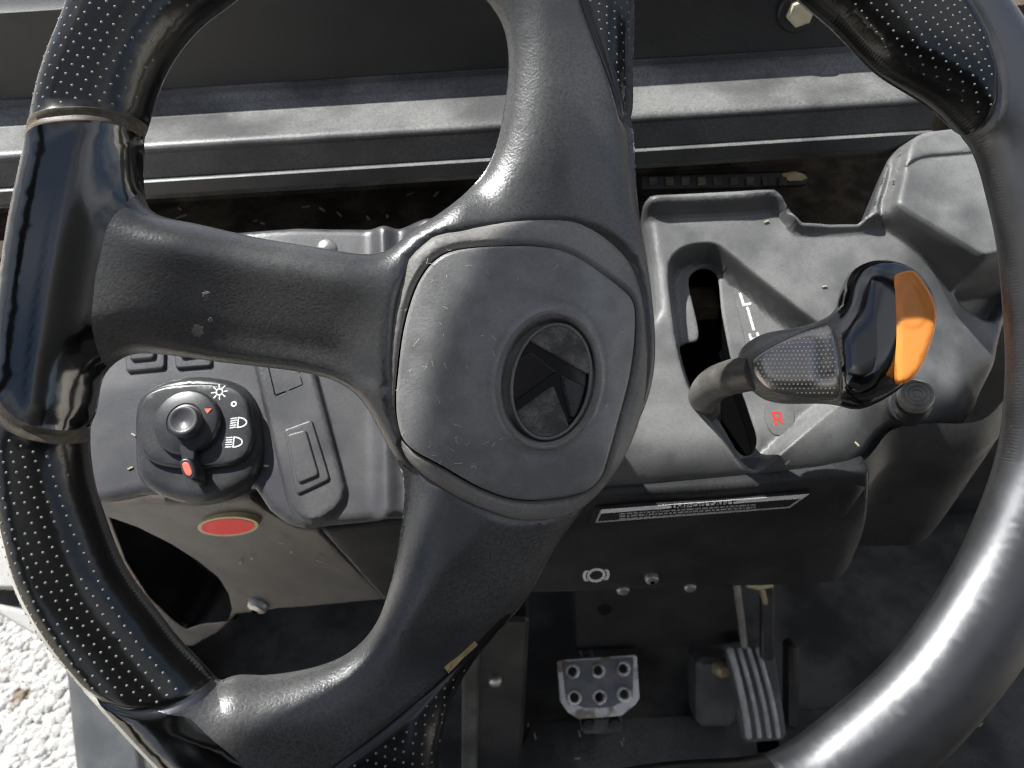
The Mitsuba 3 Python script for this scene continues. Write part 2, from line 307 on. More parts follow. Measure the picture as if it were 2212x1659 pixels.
prof = [c_w0.tolist(), *arc(c_w0 + [-0.001, -0.003], c_l1 + [0.004, 0.002], c_l1 + [0.008, 0.006]), *arc(c_l1, c_l1 + [-0.004, -0.001], c_l1 + [-0.002, -0.001], 3),
        *arc(c_l2 + [0.004, 0], c_l3 + [0, -0.004], np.array([c_l3[0] - .0003, c_l2[1]]), 7), c_f1.tolist(), *arc(c_f1 + [0, -.0005], c_b2, c_b, 4), c_lip.tolist(), *arc(c_lip + [0, -.0005], c_lip2 + [0.004, -0.003], c_lip2 + [0, -0.003], 4),
        [0.53, c_lip2[1] - 0.004], [0.545, c_w0[1]]]
cowl = thing('cowl_rail', 'long black painted rail across the cab front with a dusty flat ledge on top', 'rail')
xr = hit(2010, 260, np.array([0, c_l3[0], 0]), YV)[0]
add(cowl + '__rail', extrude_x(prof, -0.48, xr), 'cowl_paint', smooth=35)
hood = thing('hood_panel', 'upright dark grey panel rising behind the ledge of the rail', 'panel')
xe = hit(2128, 0, np.array([0, 0.53, 0]), YV)[0]
hp = [c_top.tolist(), (c_w0 + [0.002, -0.004]).tolist(), [0.56, c_w0[1] - 0.004], [0.75, c_top[1] - 0.03], [0.75, c_top[1]], [0.54, c_top[1] + 0.004]]
add(hood + '__panel', extrude_x(hp, -0.42, xe), 'hood_plastic', smooth=20)
bc = hit(1727, 25, np.array([0, c_w0[0] + .002, 0]), YV)
hexa = lambda r, n=6, ph=0.3: Polygon([(r * math.cos(2 * math.pi * k / n + ph), r * math.sin(2 * math.pi * k / n + ph)) for k in range(n)])
hf = Frame(bc, XV, -YV + 0.02 * ZV)
plug = thing('plug_bolt', 'cream coloured plug bolt head on the dark panel, near the top edge', 'bolt')
add(plug + '__washer', lathe(bc + np.array([0, 0.0005, 0]), -YV, [(0.0005, 0.001), (0.0125, 0.001), (0.0135, 0.0), (0.0135, -0.004)]), 'hood_plastic')
add(plug + '__head', relief(hf, hexa(0.0088), 0.005, 0.002, 0.0015, 0.005), 'cream_plastic')
# dark trough behind the dashboard, with dirt, and the slotted strip
tr = yz_at(470, y=0.50)
add('trough', extrude_x([(0.40, tr[1]-0.012), (0.57, tr[1] - 0.012), (0.57, c_w0[1]), (0.60, c_w0[1]), (0.60, tr[1] - 0.04), (0.40, tr[1] - 0.04)], -0.6, 0.62), 'dirt_black', 'dark dirty gutter between the rail and the dashboard', 'gutter')

# ------------------------------------------------------------------ dashboard, right console
def zc(*q): return [(1301.2 + x / 2.4286, 338.8 + y / 2.4286) for x, y in q]        # notes taken on an enlarged crop
dash = thing('dashboard', 'dusty black plastic dashboard with switch panel on the left and shift gate on the right', 'dashboard')
con_px = [(1388, 445), (1400, 434), (1500, 429), (1640, 422), (1667, 421), (1684, 437), (1700, 468), (1725, 489), (1787, 491), (1849, 489), (1872, 468), (1888, 421), (1905, 370), (1925, 330), (1965, 305), (2090, 290), (2260, 300),
          (2290, 560), (2240, 700), (2200, 840), (2140, 900), (2070, 906), (2006, 906), (1945, 918), (1918, 942), (1894, 974), (1854, 1004), (1803, 1021), (1669, 1031), (1540, 1041), (1420, 1050), (1330, 1056), (1180, 1066), (1180, 800), (1260, 760), (1370, 720), (1412, 670), (1408, 602), (1396, 520)]
con = Polygon(Pd.pts(con_px)).buffer(0.004).buffer(-0.006).buffer(0.002)
gate = Pd.poly(zc((345, 600), (362, 530), (415, 480), (500, 455), (590, 456), (650, 490), (760, 580), (1100, 845), (1290, 990), (1335, 1090), (1290, 1240), (1210, 1320), (1030, 1475), (860, 1620), (815, 1632), (755, 1605), (690, 1550), (610, 1450), (500, 1300), (430, 1150), (392, 1000), (362, 800)), 0)
slot = Pd.poly(zc((455, 650), (475, 605), (530, 580), (588, 600), (612, 650), (625, 780), (645, 900), (690, 1100), (750, 1270), (790, 1390), (815, 1490), (800, 1545), (770, 1562), (730, 1550), (680, 1490), (590, 1350), (490, 1250), (425, 1110), (400, 1020), (430, 978), (497, 962), (505, 900), (480, 780)), -0.016)
pod = Pd.poly([(1930, 318), (1910, 380), (1893, 440), (1890, 475), (1915, 502), (1990, 552), (2075, 606), (2100, 610), (2150, 600), (2230, 590), (2300, 540), (2310, 300), (2200, 270), (2090, 275), (1990, 285)], 0)
lid = Pd.poly([(1900, 440), (1925, 402), (1955, 365), (1990, 345), (2090, 335), (2250, 335), (2260, 540), (2150, 578), (2105, 586), (2085, 580), (1990, 524), (1915, 474)], 0.012)
rear = Pd.line([(1330, 478), (1400, 475), (1500, 471), (1620, 465), (1668, 462), (1690, 478), (1712, 506), (1760, 512), (1850, 508), (1895, 500)], 0)
sock = Pd.poly([(2082, 600), (2140, 592), (2230, 570), (2230, 640), (2160, 640), (2120, 628)], 0)
xr0 = Pd.loc(1945, 780)[0]; pod_y = Pd.loc(1990, 500)[1]; roll_y = Pd.loc(1700, 760)[1]
GD = .017
def con_h(xy):
    h = np.zeros(len(xy)); dg = np.where(inside(gate, xy), 1, -1) * dist(gate, xy)
    h -= GD * sstep(-0.0006, 0.0080, dg) ** .8
    dp = np.where(inside(pod, xy), 1, -1) * dist(pod, xy); h += 0.020 * sstep(0.0, 0.0085, dp)
    dl = np.where(inside(lid, xy), 1, -1) * dist(lid, xy); h += np.where(dp > 0.004, -0.0012 * np.exp(-np.square(dl / 0.0009)) - 0.0015 * sstep(-.001, .001, dl) + -0.10 * np.clip(xy[:, 1] - pod_y, -.02, 1) , 0) * sstep(0.0, 0.0085, dp)
    lx, ly = Pd.loc(1500, 471)
    up = xy[:, 1] - np.interp(xy[:, 0], *np.array(rear.coords).T[:, np.argsort(np.array(rear.coords)[:, 0])])
    h += np.where(dp < 0.006, 0.011 * sstep(0.0, 0.009, up) * (1 - sstep(-0.004, 0.006, dp)), 0)
    h -= 0.012 * np.where(inside(sock, xy), sstep(0, 0.004, dist(sock, xy)), 0)
    h -= .45 * .5 * ((xy[:, 0] - xr0) + np.sqrt(np.square(xy[:, 0] - xr0) + .008 ** 2)) * (1 - sstep(0, .0085, dp)) * (1 - sstep(roll_y + .02, roll_y + .07, xy[:, 1]))
    le = Pd.loc(1400, 560)[0]; lw = Pd.loc(1440, 600)[0]
    h -= 0.010 * np.square(np.clip((lw - xy[:, 0]) / (lw - le) * 0.7, 0, 1.5)) * sstep(Pd.loc(1420, 720)[1], Pd.loc(1420, 640)[1], xy[:, 1])
    d = dist(con, xy); rr = np.where(xy[:, 1] < roll_y, .030, .008); h -= .016 * np.square(1 - np.clip(d / rr, 0, 1)) * np.where(dp > 0, 0, 1) * np.where(xy[:, 1] < roll_y, sstep(roll_y, roll_y - .03, xy[:, 1]), 0)
    return h + 0.0008 * (meshkit.fbm(np.c_[xy * 45, xy[:, :1] * 0], 2) - .5)
offs = (0.0006, 0.0016, 0.003)
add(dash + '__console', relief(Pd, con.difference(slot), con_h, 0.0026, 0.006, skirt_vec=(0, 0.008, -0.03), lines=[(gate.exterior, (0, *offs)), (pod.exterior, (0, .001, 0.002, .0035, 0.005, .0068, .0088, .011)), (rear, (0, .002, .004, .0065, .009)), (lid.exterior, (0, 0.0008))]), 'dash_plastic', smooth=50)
sb = slot.buffer(0.004)
add(dash + '__gate_well', relief(Pd, sb, -0.045, 0.01, 0.001, skirt_vec=Pd.n * 0.027), 'void_black')
# gate legend
leg = dash + '__legend'
fz = -GD + .0002
lp = Pd.poly(zc((690, 700), (735, 660), (785, 700), (820, 820), (860, 960), (880, 1080), (760, 1080), (745, 960)), fz)
rp = Pd.poly(zc((860, 1300), (960, 1280), (1000, 1330), (1000, 1400), (960, 1450), (890, 1450)), fz)
add(leg, pile(plate(Pd, lp, fz, fz + 0.0006), plate(Pd, rp, fz, fz + 0.0006)), 'dash_plastic', 'dark rounded legend patch beside the shift slot')
def letter(ch, cx, cy, hpx, bsdf, key, rot=0.0, fr=Pd, h=fz + 0.0006, bold=True, scale=1):
    o = fr.loc(cx, cy, h); o2 = fr.loc(cx, cy - hpx, h); hh = np.linalg.norm(o2 - o) * scale
    m = meshkit.text_mesh(ch, hh, 0.0003, bold=bold); v = np.array(m.vertices); v[:, :2] -= (v[:, :2].min(0) + v[:, :2].max(0)) / 2
    c, s = math.cos(rot), math.sin(rot); xy = v[:, :2] @ np.array([[c, s], [-s, c]]) + o
    return add(key, trimesh.Trimesh(fr.world(xy, v[:, 2] + h), m.faces, process=False), bsdf, f'letter {ch}' if len(ch) == 1 else None, smooth=False)
letter('L', *zc((748, 745))[0], 27, 'white_print', leg + '__letter', 0.14)
letter('R', *zc((920, 1370))[0], 27, 'red_print', leg + '__letter', 0.10)
letter('H', *zc((800, 955))[0], 24, 'white_print', leg + '__letter', 0.12)
ln = Pd.line(zc((760, 795), (792, 908)), fz)
add(leg + '__bar', plate(Pd, ln.buffer(0.0008), fz + 0.0006, fz + 0.0009), 'white_print', smooth=False)

# ------------------------------------------------------------------ dashboard, fascia under the front edge
fy = Pd.world(np.array([Pd.loc(1640, 1034)]), 0)[0][1] + 0.001
Ff = Frame(np.array([0, fy, 1.0]), XV, -YV + 0.03 * ZV)
fas_px = [(690, 1138), (870, 1120), (1170, 1074), (1330, 1062), (1540, 1046), (1669, 1036), (1803, 1022), (1880, 1018), (1880, 1252), (1700, 1262), (1140, 1280), (830, 1296)]
fas = Polygon(Ff.pts(fas_px))
fx1 = fas.bounds[2]
def fas_h(xy): return 0.002 - .030 * np.square(np.clip((xy[:, 0] - fx1 + .030) / .030, 0, 1)) + 0.002 * (meshkit.fbm(np.c_[xy * 18, xy[:, :1] * 0], 2) - .5)
add(dash + '__fascia', relief(Ff, fas, fas_h, 0.007, 0.004, skirt_vec=(0, 0.015, 0.0)), 'dark_plastic', 'dark front face of the dashboard above the pedals', smooth=50)
cw = spline(Pd.pts([(1770, 1024), (1803, 1020), (1854, 1003), (1894, 973), (1918, 941), (1945, 917), (2006, 905), (2070, 905), (2140, 898), (2200, 840), (2300, 690)]), False, .004)
ctop = Pd.world(cw, -.010); zbot = hit(1750, 1258, Ff.o, Ff.n)[2]; rows = [ctop + (np.outer(.004 - .015 * sstep(0, .2, np.linspace(0, 1, len(cw))), [0, 1, 0]) + np.array([0, .008 * k / 8, 0])) * (k > 0) + np.outer(zbot - ctop[:, 2], [0, 0, k / 8]) for k in range(9)]
nn = len(cw); Vw = np.vstack(rows); Vw[:, 1] += .004 * (meshkit.fbm(Vw * 14, 2) - .5); Fq = [[k * nn + i, k * nn + i + 1, (k + 1) * nn + i + 1, (k + 1) * nn + i] for k in range(8) for i in range(nn - 1)]
add(dash + '__side_face', trimesh.Trimesh(*(lambda a: (a[0], a[1]))(meshkit.arrays((Vw, Fq))[:2]), process=False), 'dark_plastic', 'dark curved lower side of the right console', smooth=60)
def zl(*q): return [(1247 + x / 4.08, 1043.7 + y / 4.08) for x, y in q]
lab = thing('warning_label', 'long narrow black and white notice label stuck under the dashboard edge', 'label')
lz = 0.0046
def fpoly(*q): return Polygon(Ff.pts(zl(*q), lz))
add(lab + '__sheet', plate(Ff, fpoly((160, 228), (2050, 88), (1870, 222), (105, 382)), lz - 0.002, lz), 'switch_black', smooth=False)
frame_out, frame_in = fpoly((165, 232), (2040, 92), (1868, 218), (110, 376)), fpoly((215, 240), (2010, 100), (1860, 205), (165, 340))
add(lab + '__border', plate(Ff, fpoly((205, 235), (2045, 92), (1868, 216), (158, 346)).difference(fpoly((222, 240), (2020, 100), (1860, 207), (178, 336))), lz, lz + 0.0003), 'grey_print', smooth=False)
add(lab + '__stripe', plate(Ff, fpoly((215, 228), (2040, 92), (1985, 130), (205, 262)), lz + 0.0003, lz + 0.0005), 'white_print', smooth=False)
ti = meshkit.text_mesh('IMPORTANT', 1.0, 0.02, bold=True); tv = np.array(ti.vertices); tv[:, :2] /= tv[:, :2].max(0)
q = Ff.pts(zl((815, 216), (1395, 176), (1395, 148), (815, 188)), lz)
txy = q[0] + tv[:, :1] * (q[1] - q[0]) + tv[:, 1:2] * (q[3] - q[0])
add(lab + '__lettering', trimesh.Trimesh(Ff.world(txy, lz + 0.0005 + tv[:, 2] * 0.01), ti.faces, process=False), 'void_black', smooth=False)
lr = np.random.default_rng(5); dashes = []
for k in range(3):
    x = 370
    while x < 1560:
        w = lr.uniform(15, 60); y0 = 262 + k * 22 + (x - 370) * -0.068; y1 = 262 + k * 22 + (x + w - 370) * -0.068
        dashes.append(fpoly((x, y0), (x + w, y1), (x + w, y1 + 11), (x, y0 + 11))); x += w + 11
add(lab + '__small_print', plate(Ff, unary_union(dashes), lz + 0.0003, lz + 0.0005), 'grey_print', smooth=False)
# brake symbol
bs = thing('brake_symbol', 'white printed ring between two brackets on the dark fascia', 'symbol')
bo = Ff.loc(1288, 1243, .003); bh = float(fas_h(bo[None])[0]) + .0002; by = abs(Ff.loc(1288, 1260, .003)[1] - bo[1]); bx = abs(Ff.loc(1317, 1243, .003)[0] - bo[0])
def ell(c, a, b, rot=0, n=64): t = np.linspace(0, 2 * math.pi, n, endpoint=False); x, y = a * np.cos(t), b * np.sin(t); return Polygon(np.c_[c[0] + x * math.cos(rot) - y * math.sin(rot), c[1] + x * math.sin(rot) + y * math.cos(rot)])
add(bs + '__ring', plate(Ff, ell(bo, bx * .68, by * .85).difference(ell(bo, bx * .5, by * .62)), bh - .002, bh + .0005), 'white_print', smooth=False)
for s in (-1, 1):
    half = shapely.box(bo[0] + (0.45 * bx if s > 0 else -2 * bx), bo[1] - by * .62, bo[0] + (2 * bx if s > 0 else -.45 * bx), bo[1] + by * .62)
    add(bs + '__bracket', plate(Ff, ell(bo, bx, by * 1.12).difference(ell(bo, bx * .78, by * .93)).intersection(half), bh - .002, bh + .0005), 'white_print', smooth=False)
def screw(u, v, rpx, fr, h, bsdf, label, depth_scale=1.0, cat='screw', name='screw', slot_=True):
    c = fr.loc(u, v, h); r = np.linalg.norm(fr.loc(u + rpx, v, h) - c); k = thing(name, label, cat); o = fr.world(c[None], h)[0]
    add(k + '__head', lathe(o, fr.n, [(0.0001, r * .55), (r * .5, r * .5), (r * .85, r * .3), (r, 0.0), (r, -0.004)], 24), bsdf)
    if slot_: add(k + '__socket', plate(fr, hexa(r * .38).__class__([(x + c[0], y + c[1]) for x, y in hexa(r * .38).exterior.coords]), h + r * .3, h + r * .575), 'void_black', smooth=False)
    return k
screw(1408, 1252, 15, Ff, 0.004, 'bolt_metal', 'round screw on the fascia right of the printed ring')
screw(1346, 1276, 14, Ff, 0.002, 'bolt_metal', 'bright bolt at the lower fascia edge below the printed ring', slot_=False, name='bolt', cat='bolt')
screw(1491, 1270, 13, Ff, 0.002, 'bolt_metal', 'bright bolt at the lower fascia edge left of the accelerator arm', slot_=False, name='bolt', cat='bolt')

# ------------------------------------------------------------------ dashboard, switch panel on the left
def zs(*q): return [(203.3 + x / 3.1386, 745.5 + y / 3.1386) for x, y in q]
pan_px = [(195, 1085), (150, 900), (170, 700), (300, 540), (420, 503), (640, 488), (860, 492), (1000, 480), (1120, 476), (1140, 700), (1120, 1096), (870, 1119), (713, 1133), (656, 1141), (617, 1131), (579, 1102), (547, 1053), (420, 1062), (300, 1067), (230, 1082)]
pan = Polygon(Pd.pts(pan_px)).buffer(0.003).buffer(-0.005).buffer(0.002)
strip_px = zs((1085, 110), (1150, 400), (1230, 720), (1310, 1050), (1340, 1130), (1400, 1190), (1480, 1210), (1565, 1190), (1660, 1120), (1708, 1050), (1720, 980), (1690, 860), (1600, 520), (1520, 220), (1440, 0), (1400, -150), (1020, -150))
strip = Polygon(Pd.pts(strip_px)).buffer(-.002).buffer(.002)
col_c = Pd.loc(1010, 900)
def pan_h(xy):
    h = 0.0038 * np.where(inside(strip, xy), sstep(-0.0004, 0.0018, dist(strip, xy)), 0)
    x0, x1 = Pd.loc(770, 950)[0], Pd.loc(880, 950)[0]
    t = (xy[:, 0] - x0) / (x1 - x0); h += np.where(t > 0, 0.006 * np.exp(-np.square((t - .62) / .22)) + 0.012 * sstep(0.75, 1.6, t), 0) * 1.0
    return h + 0.0006 * (meshkit.fbm(np.c_[xy * 40, xy[:, :1] * 0 + 3], 2) - .5)
add(dash + '__switch_panel', relief(Pd, pan, pan_h, 0.0022, 0.005, skirt_vec=(0, 0.012, -0.014), lines=[(strip.exterior, (0, 0.0009, 0.0020))]), 'switch_panel', smooth=50)
def blank(px, h, hgt, r=0.0012, label=None, corner=.002, inner=None):
    k = add(dash + '__blank_cover', relief(Pd, Polygon(Pd.pts(px, h)).buffer(-corner).buffer(corner), h + hgt, 0.003, r, 0.004), 'switch_panel', label, smooth=50)
    if inner: add(k + '__raised_pad', relief(Pd, Polygon(Pd.pts(inner, h)).buffer(-corner).buffer(corner), h + hgt * 2, 0.003, r, 0.003), 'switch_panel', smooth=50)
blank(zs((1290, 575), (1480, 505), (1605, 915), (1375, 1025)), .0038, .0017, inner=zs((1315, 612), (1445, 578), (1535, 890), (1390, 950)))
blank(zs((215, -40), (490, -40), (488, 165), (225, 190)), 0, .0022, inner=zs((255, -40), (432, -40), (430, 105), (262, 120)))
blank(zs((545, -40), (800, -40), (805, 150), (560, 168)), 0, .0022, inner=zs((585, -40), (745, -40), (742, 85), (600, 105)))
ub = Polygon(Pd.pts(zs((1165, 90), (1370, 90), (1418, 270), (1225, 345)), .0038)).buffer(-.001).buffer(.001)
gap = ub.difference(ub.buffer(-.0005)).difference(unary_union([Point(Pd.loc(*zs(q)[0], .0022)).buffer(.0012) for q in ((1178, 185), (1315, 308), (1400, 210))]))
add(dash + '__knockout_line', plate(Pd, gap, .0032, .0041), 'void_black', 'dashed knock-out outline of a blanked switch')

cs = Pd.world(Pd.loc(716, 556)[None], 0)[0]
ck = thing('choke_knob', 'small bright metal knob showing above the left spoke', 'knob')
add(ck + '__cap', lathe(cs, Pd.n, [(.0001, .016), (.004, .0155), (.0058, .014), (.006, .009), (.005, .006), (.005, -.002)], 28), 'bolt_metal', smooth=40)
# light switch
ls = thing('light_switch', 'round black rotary light switch with white lamp symbols and a red-tipped lever', 'switch')
body = Pd.poly(zs((285, 500), (285, 700), (300, 880), (350, 955), (480, 1030), (640, 1068), (800, 1055), (960, 1000), (1070, 925), (1125, 830), (1140, 650), (1115, 480), (1070, 350), (980, 262), (750, 215), (560, 232), (400, 290), (310, 380)), 0.004)
top_px = zs((290, 480), (330, 355), (420, 290), (560, 260), (750, 255), (900, 270), (985, 305), (1040, 375), (1063, 480), (1080, 600), (1048, 725), (950, 800), (800, 825), (620, 833), (450, 815), (350, 765), (305, 690), (288, 580))
lt = Pd.poly(top_px, 0.013)
add(ls + '__body', relief(Pd, body, 0.0085, 0.003, 0.006, 0.008), 'switch_black', smooth=60)
add(ls + '__face', relief(Pd, lt, 0.013, 0.003, 0.0022, 0.007), 'switch_black', smooth=60)
dc = Pd.loc(*zs((622, 520))[0], 0.017); dr_ = np.linalg.norm(Pd.loc(*zs((850, 520))[0], 0.017) - dc)
od = Pd.world(dc[None], 0.013)[0]
add(ls + '__dial', lathe(od, Pd.n, [(.0001, .0058), (dr_ * .45, .0058), (dr_ * .52, .0052), (dr_ * .55, .0058), (dr_ * .9, .0052), (dr_ * .97, .0042), (dr_, .002), (dr_, -.002)], 56), 'switch_black', smooth=40)
kc = Pd.world(Pd.loc(*zs((600, 510))[0], 0.026)[None], 0.0185)[0]; kr = dr_ * .46
add(ls + '__button', lathe(kc, Pd.n, [(.0001, .0062), (kr * .4, .0066), (kr * .66, .0076), (kr * .8, .0082), (kr * .92, .0078), (kr * .99, .006), (kr * 1.02, -.002)], 48), 'switch_panel', smooth=50)
lv = Pd.line(zs((605, 690), (612, 770)), .018)
tip = Pd.poly(zs((578, 790), (595, 765), (640, 762), (672, 800), (690, 880), (680, 915), (640, 915), (600, 880)), .026)
add(ls + '__lever', pile(relief(Pd, Polygon(Pd.pts(zs((560, 640), (690, 640), (680, 790), (600, 800)), .018)), .0185, .003, .001, .006), relief(Pd, tip, .026, .002, .0015, .013)), 'switch_black', smooth=40)
add(ls + '__lever__red_mark', relief(Pd, Pd.poly(zs((597, 805), (610, 793), (638, 797), (655, 830), (664, 870), (650, 886), (625, 880), (607, 850)), .0265), .0266, .002, .0004, .002), 'lever_red', 'red insert on the lever tip', smooth=40)
add(ls + '__pointer', plate(Pd, Polygon(Pd.pts(zs((748, 432), (800, 430), (768, 465)), .0187)), .0182, .0190), 'lever_red', 'red triangle pointer on the dial', smooth=False)
mm = np.linalg.norm(Pd.loc(*zs((101, 0))[0]) - Pd.loc(*zs((1, 0))[0])) / 100                 # one crop pixel in metres
pr0, pr1 = .0128, .0133
def icon(shape, q, rot=0.0):
    c = Pd.loc(*zs(q)[0], .013); s = shapely.affinity.rotate(shape, rot, origin=(0, 0)); s = shapely.affinity.scale(s, mm, mm, origin=(0, 0))
    add(ls + '__symbol', plate(Pd, shapely.affinity.translate(s, c[0], c[1]), pr0, pr1), 'white_print', smooth=False)
import shapely.affinity
ring = Point(0, 0).buffer(25).difference(Point(0, 0).buffer(16))
raysx = [LineString([(32 * math.cos(a), 32 * math.sin(a)), (50 * math.cos(a), 50 * math.sin(a))]).buffer(4) for a in np.radians(np.arange(0, 360, 45) + 4)]
icon(unary_union([ring, *raysx]), (850, 318)); icon(Point(0, 0).buffer(19).difference(Point(0, 0).buffer(9)), (948, 400))
def lamp(slope):
    t = np.linspace(-math.pi / 2, math.pi / 2, 24); D = Polygon([(-12, -36), *[(62 * math.cos(a) - 12, 36 * math.sin(a)) for a in t], (-12, 36)])
    bars = [LineString([(-55, y - slope), (-20, y)]).buffer(3.6) for y in (-30, -15, 0, 15, 30)]
    return unary_union([D.difference(D.buffer(-8)), *bars])
icon(lamp(6), (985, 525), -4); icon(lamp(2), (955, 658), -4)

# knee panel on the far left, with the red sticker
k1, k2, k3 = at(650, 1140, .482), at(830, 1296, .545), at(225, 1100, .57)
kn = np.cross(k2 - k1, k3 - k1); kn = kn if kn @ (CAM - k1) > 0 else -kn
Pk = Frame(k1, XV, kn)
knee = Polygon(Pk.pts([(212, 1090), (300, 1082), (420, 1088), (540, 1078), (590, 1115), (640, 1142), (690, 1150), (830, 1288), (836, 1300), (600, 1320), (512, 1330), (470, 1372), (420, 1395), (370, 1390), (300, 1310), (230, 1180), (205, 1120)])).buffer(-.002).buffer(.002)
shade_hollow = Polygon(Pk.pts([(236, 1118), (300, 1140), (365, 1172), (425, 1212), (470, 1250), (492, 1285), (500, 1318), (492, 1345), (440, 1350), (400, 1362), (370, 1340), (320, 1290), (270, 1210)])).buffer(-.004).buffer(.008).buffer(-.004)  # outline of a shadow on the panel, cut out as a dark hollow
knee = knee.difference(shade_hollow)
add(dash + '__knee_panel', relief(Pk, knee, lambda xy: 0.003 * (meshkit.fbm(np.c_[xy * 12, xy[:, :1] * 0 + 9], 2) - .5), 0.006, 0.004, 0.03), 'knee_plastic', 'brownish dusty lower left side of the dashboard', smooth=50)
add(dash + '__shade_hollow', relief(Pk, shade_hollow.buffer(.006), -.06, .01, .001, skirt_vec=Pk.n * .055), 'dark_plastic', 'black hollow in the lower left panel, put in for a shadow')
st = thing('oval_sticker', 'red oval sticker with a gold edge on the lower left panel', 'sticker')
oval_px = lambda a, b: [(492 + a * math.cos(t), 1138 + b * math.sin(t) - .04 * a * math.cos(t)) for t in np.linspace(0, 2 * math.pi, 28, endpoint=False)]
so, si_ = Pk.poly(oval_px(66, 21), .003, smooth=False), Pk.poly(oval_px(58, 17), .003, smooth=False)
add(st + '__edge', plate(Pk, so, -.001, .0028), 'sticker_gold', smooth=False); add(st + '__face', plate(Pk, si_, .001, .0031), 'sticker_red', smooth=False)
screw(556, 1310, 13, Pk, .002, 'bolt_metal', 'screw at the lower corner of the brownish left panel')

# ------------------------------------------------------------------ push button on the console
pb = thing('push_button', 'small grey ringed push button behind the orange knob on the console', 'button')
po = Pd.world(Pd.loc(1962, 878)[None], 0)[0]; pt = hit(1982, 851, Pd.o + Pd.n * .022, Pd.n); ax = pt - po; L = np.linalg.norm(ax); r = .0092
add(pb + '__boot', lathe(po, ax, [(r * 1.25, -.002), (r * 1.25, L * .18), (r * 1.05, L * .24), (r * 1.2, L * .4), (r * 1.0, L * .48), (r * 1.1, L * .62), (r, L * .7)]), 'switch_black', smooth=50)
add(pb + '__cap', lathe(po, ax, [(r, L * .68), (r, L * .93), (r * .93, L), (r * .8, L), (r * .75, L - .0006), (r * .65, L), (r * .55, L), (r * .5, L - .0006), (r * .4, L), (r * .3, L), (r * .25, L - .0006), (r * .1, L), (.0001, L)]), 'sleeve_grey', smooth=20)

# ------------------------------------------------------------------ gear lever
gl = thing('gear_lever', 'gear lever with a glossy black knob, orange cap and dimpled metal grip plate', 'gear lever')
Pg = Frame(at(1740, 780, .415), R, -F + 0.30 * R * -1 + 0.1 * U)
kp = Pg.poly(zc((716, 1030), (760, 975), (860, 925), (1000, 900), (1150, 855), (1215, 805), (1238, 730), (1290, 620), (1375, 562), (1480, 548), (1600, 580), (1690, 660), (1748, 800), (1740, 900), (1700, 1030), (1620, 1160), (1530, 1240), (1400, 1310), (1320, 1325), (1220, 1303), (1060, 1296), (920, 1292), (830, 1262), (760, 1195), (722, 1110)), 0)
pltp = Pg.poly(zc((778, 1090), (800, 1050), (900, 985), (1160, 868), (1190, 880), (1225, 1000), (1238, 1100), (1250, 1240), (1225, 1272), (1080, 1262), (920, 1240), (830, 1185)), .012)
xk = Pg.loc(*zc((1235, 900))[0])[0]; xf = Pg.loc(*zc((1400, 900))[0])[0]; xo = Pg.loc(*zc((1740, 880))[0])[0]
def kh(xy):
    d = dist(kp, xy); w = sstep(xk - .016, xk + .006, xy[:, 0])
    r = .0135 + .006 * w; t = .0125 + .0075 * w
    h = t * dome(d, r) - 0.25 * np.clip(xy[:, 0] - xf, 0, 1) * sstep(0, .006, d)
    dp = np.where(inside(pltp, xy), dist(pltp, xy), -dist(pltp, xy)); return h - .0008 * np.exp(-np.square(dp / .0007))
xy, t = mesh2d(kp, .0014, (.0002, .0007, .0015, .003, .005, .008), [(pltp.exterior, (0, .0007))], .0012)
h = kh(xy); front = Pg.world(xy, h); back = Pg.world(xy, -h)
V = np.vstack([front, back]); Fa = np.vstack([t, t[:, ::-1] + len(xy)])
m = trimesh.Trimesh(V, Fa, process=False); _, _, N = meshkit.arrays(m, True); c = xy[t].mean(1); c2 = np.vstack([c, c])
isf = np.r_[np.ones(len(t), bool), np.zeros(len(t), bool)]
inp = inside(pltp, c2) & isf; slv = (c2[:, 0] < xk - .0005) & ~inp
add_split(gl + '__knob', V, Fa[~inp & ~slv], N, 'gloss_black'); add_split(gl + '__sleeve', V, Fa[slv], N, 'sleeve_grey', 'dull grey sleeve of the knob'); gp_ = add_split(gl + '__grip_plate', V, Fa[inp], N, 'chrome_smoke', 'dark mirror plate with rows of dimples')
og = zc((1520, 650), (1535, 622), (1570, 610), (1620, 604), (1668, 640), (1718, 720), (1749, 805), (1744, 905), (1700, 1040), (1640, 1150), (1585, 1188), (1548, 1190), (1531, 1165), (1524, 900))
op = Pg.poly(og, .012); oin = Pg.poly(zc((1560, 735), (1590, 685), (1640, 678), (1680, 760), (1705, 840), (1660, 905), (1560, 890)), .014)
def oh(xy):
    d = dist(op, xy); return .0165 - .12 * (xy[:, 0] - xf) + .0022 * dome(d, .004) + .0005 * np.where(inside(oin, xy), sstep(0, .002, dist(oin, xy)), 0) + .001
add(gl + '__orange_cap', relief(Pg, op, oh, .0014, .0012, .006), 'orange_plastic', 'orange cap at the end of the knob', smooth=60)
bump1 = trimesh.creation.icosphere(subdivisions=1)
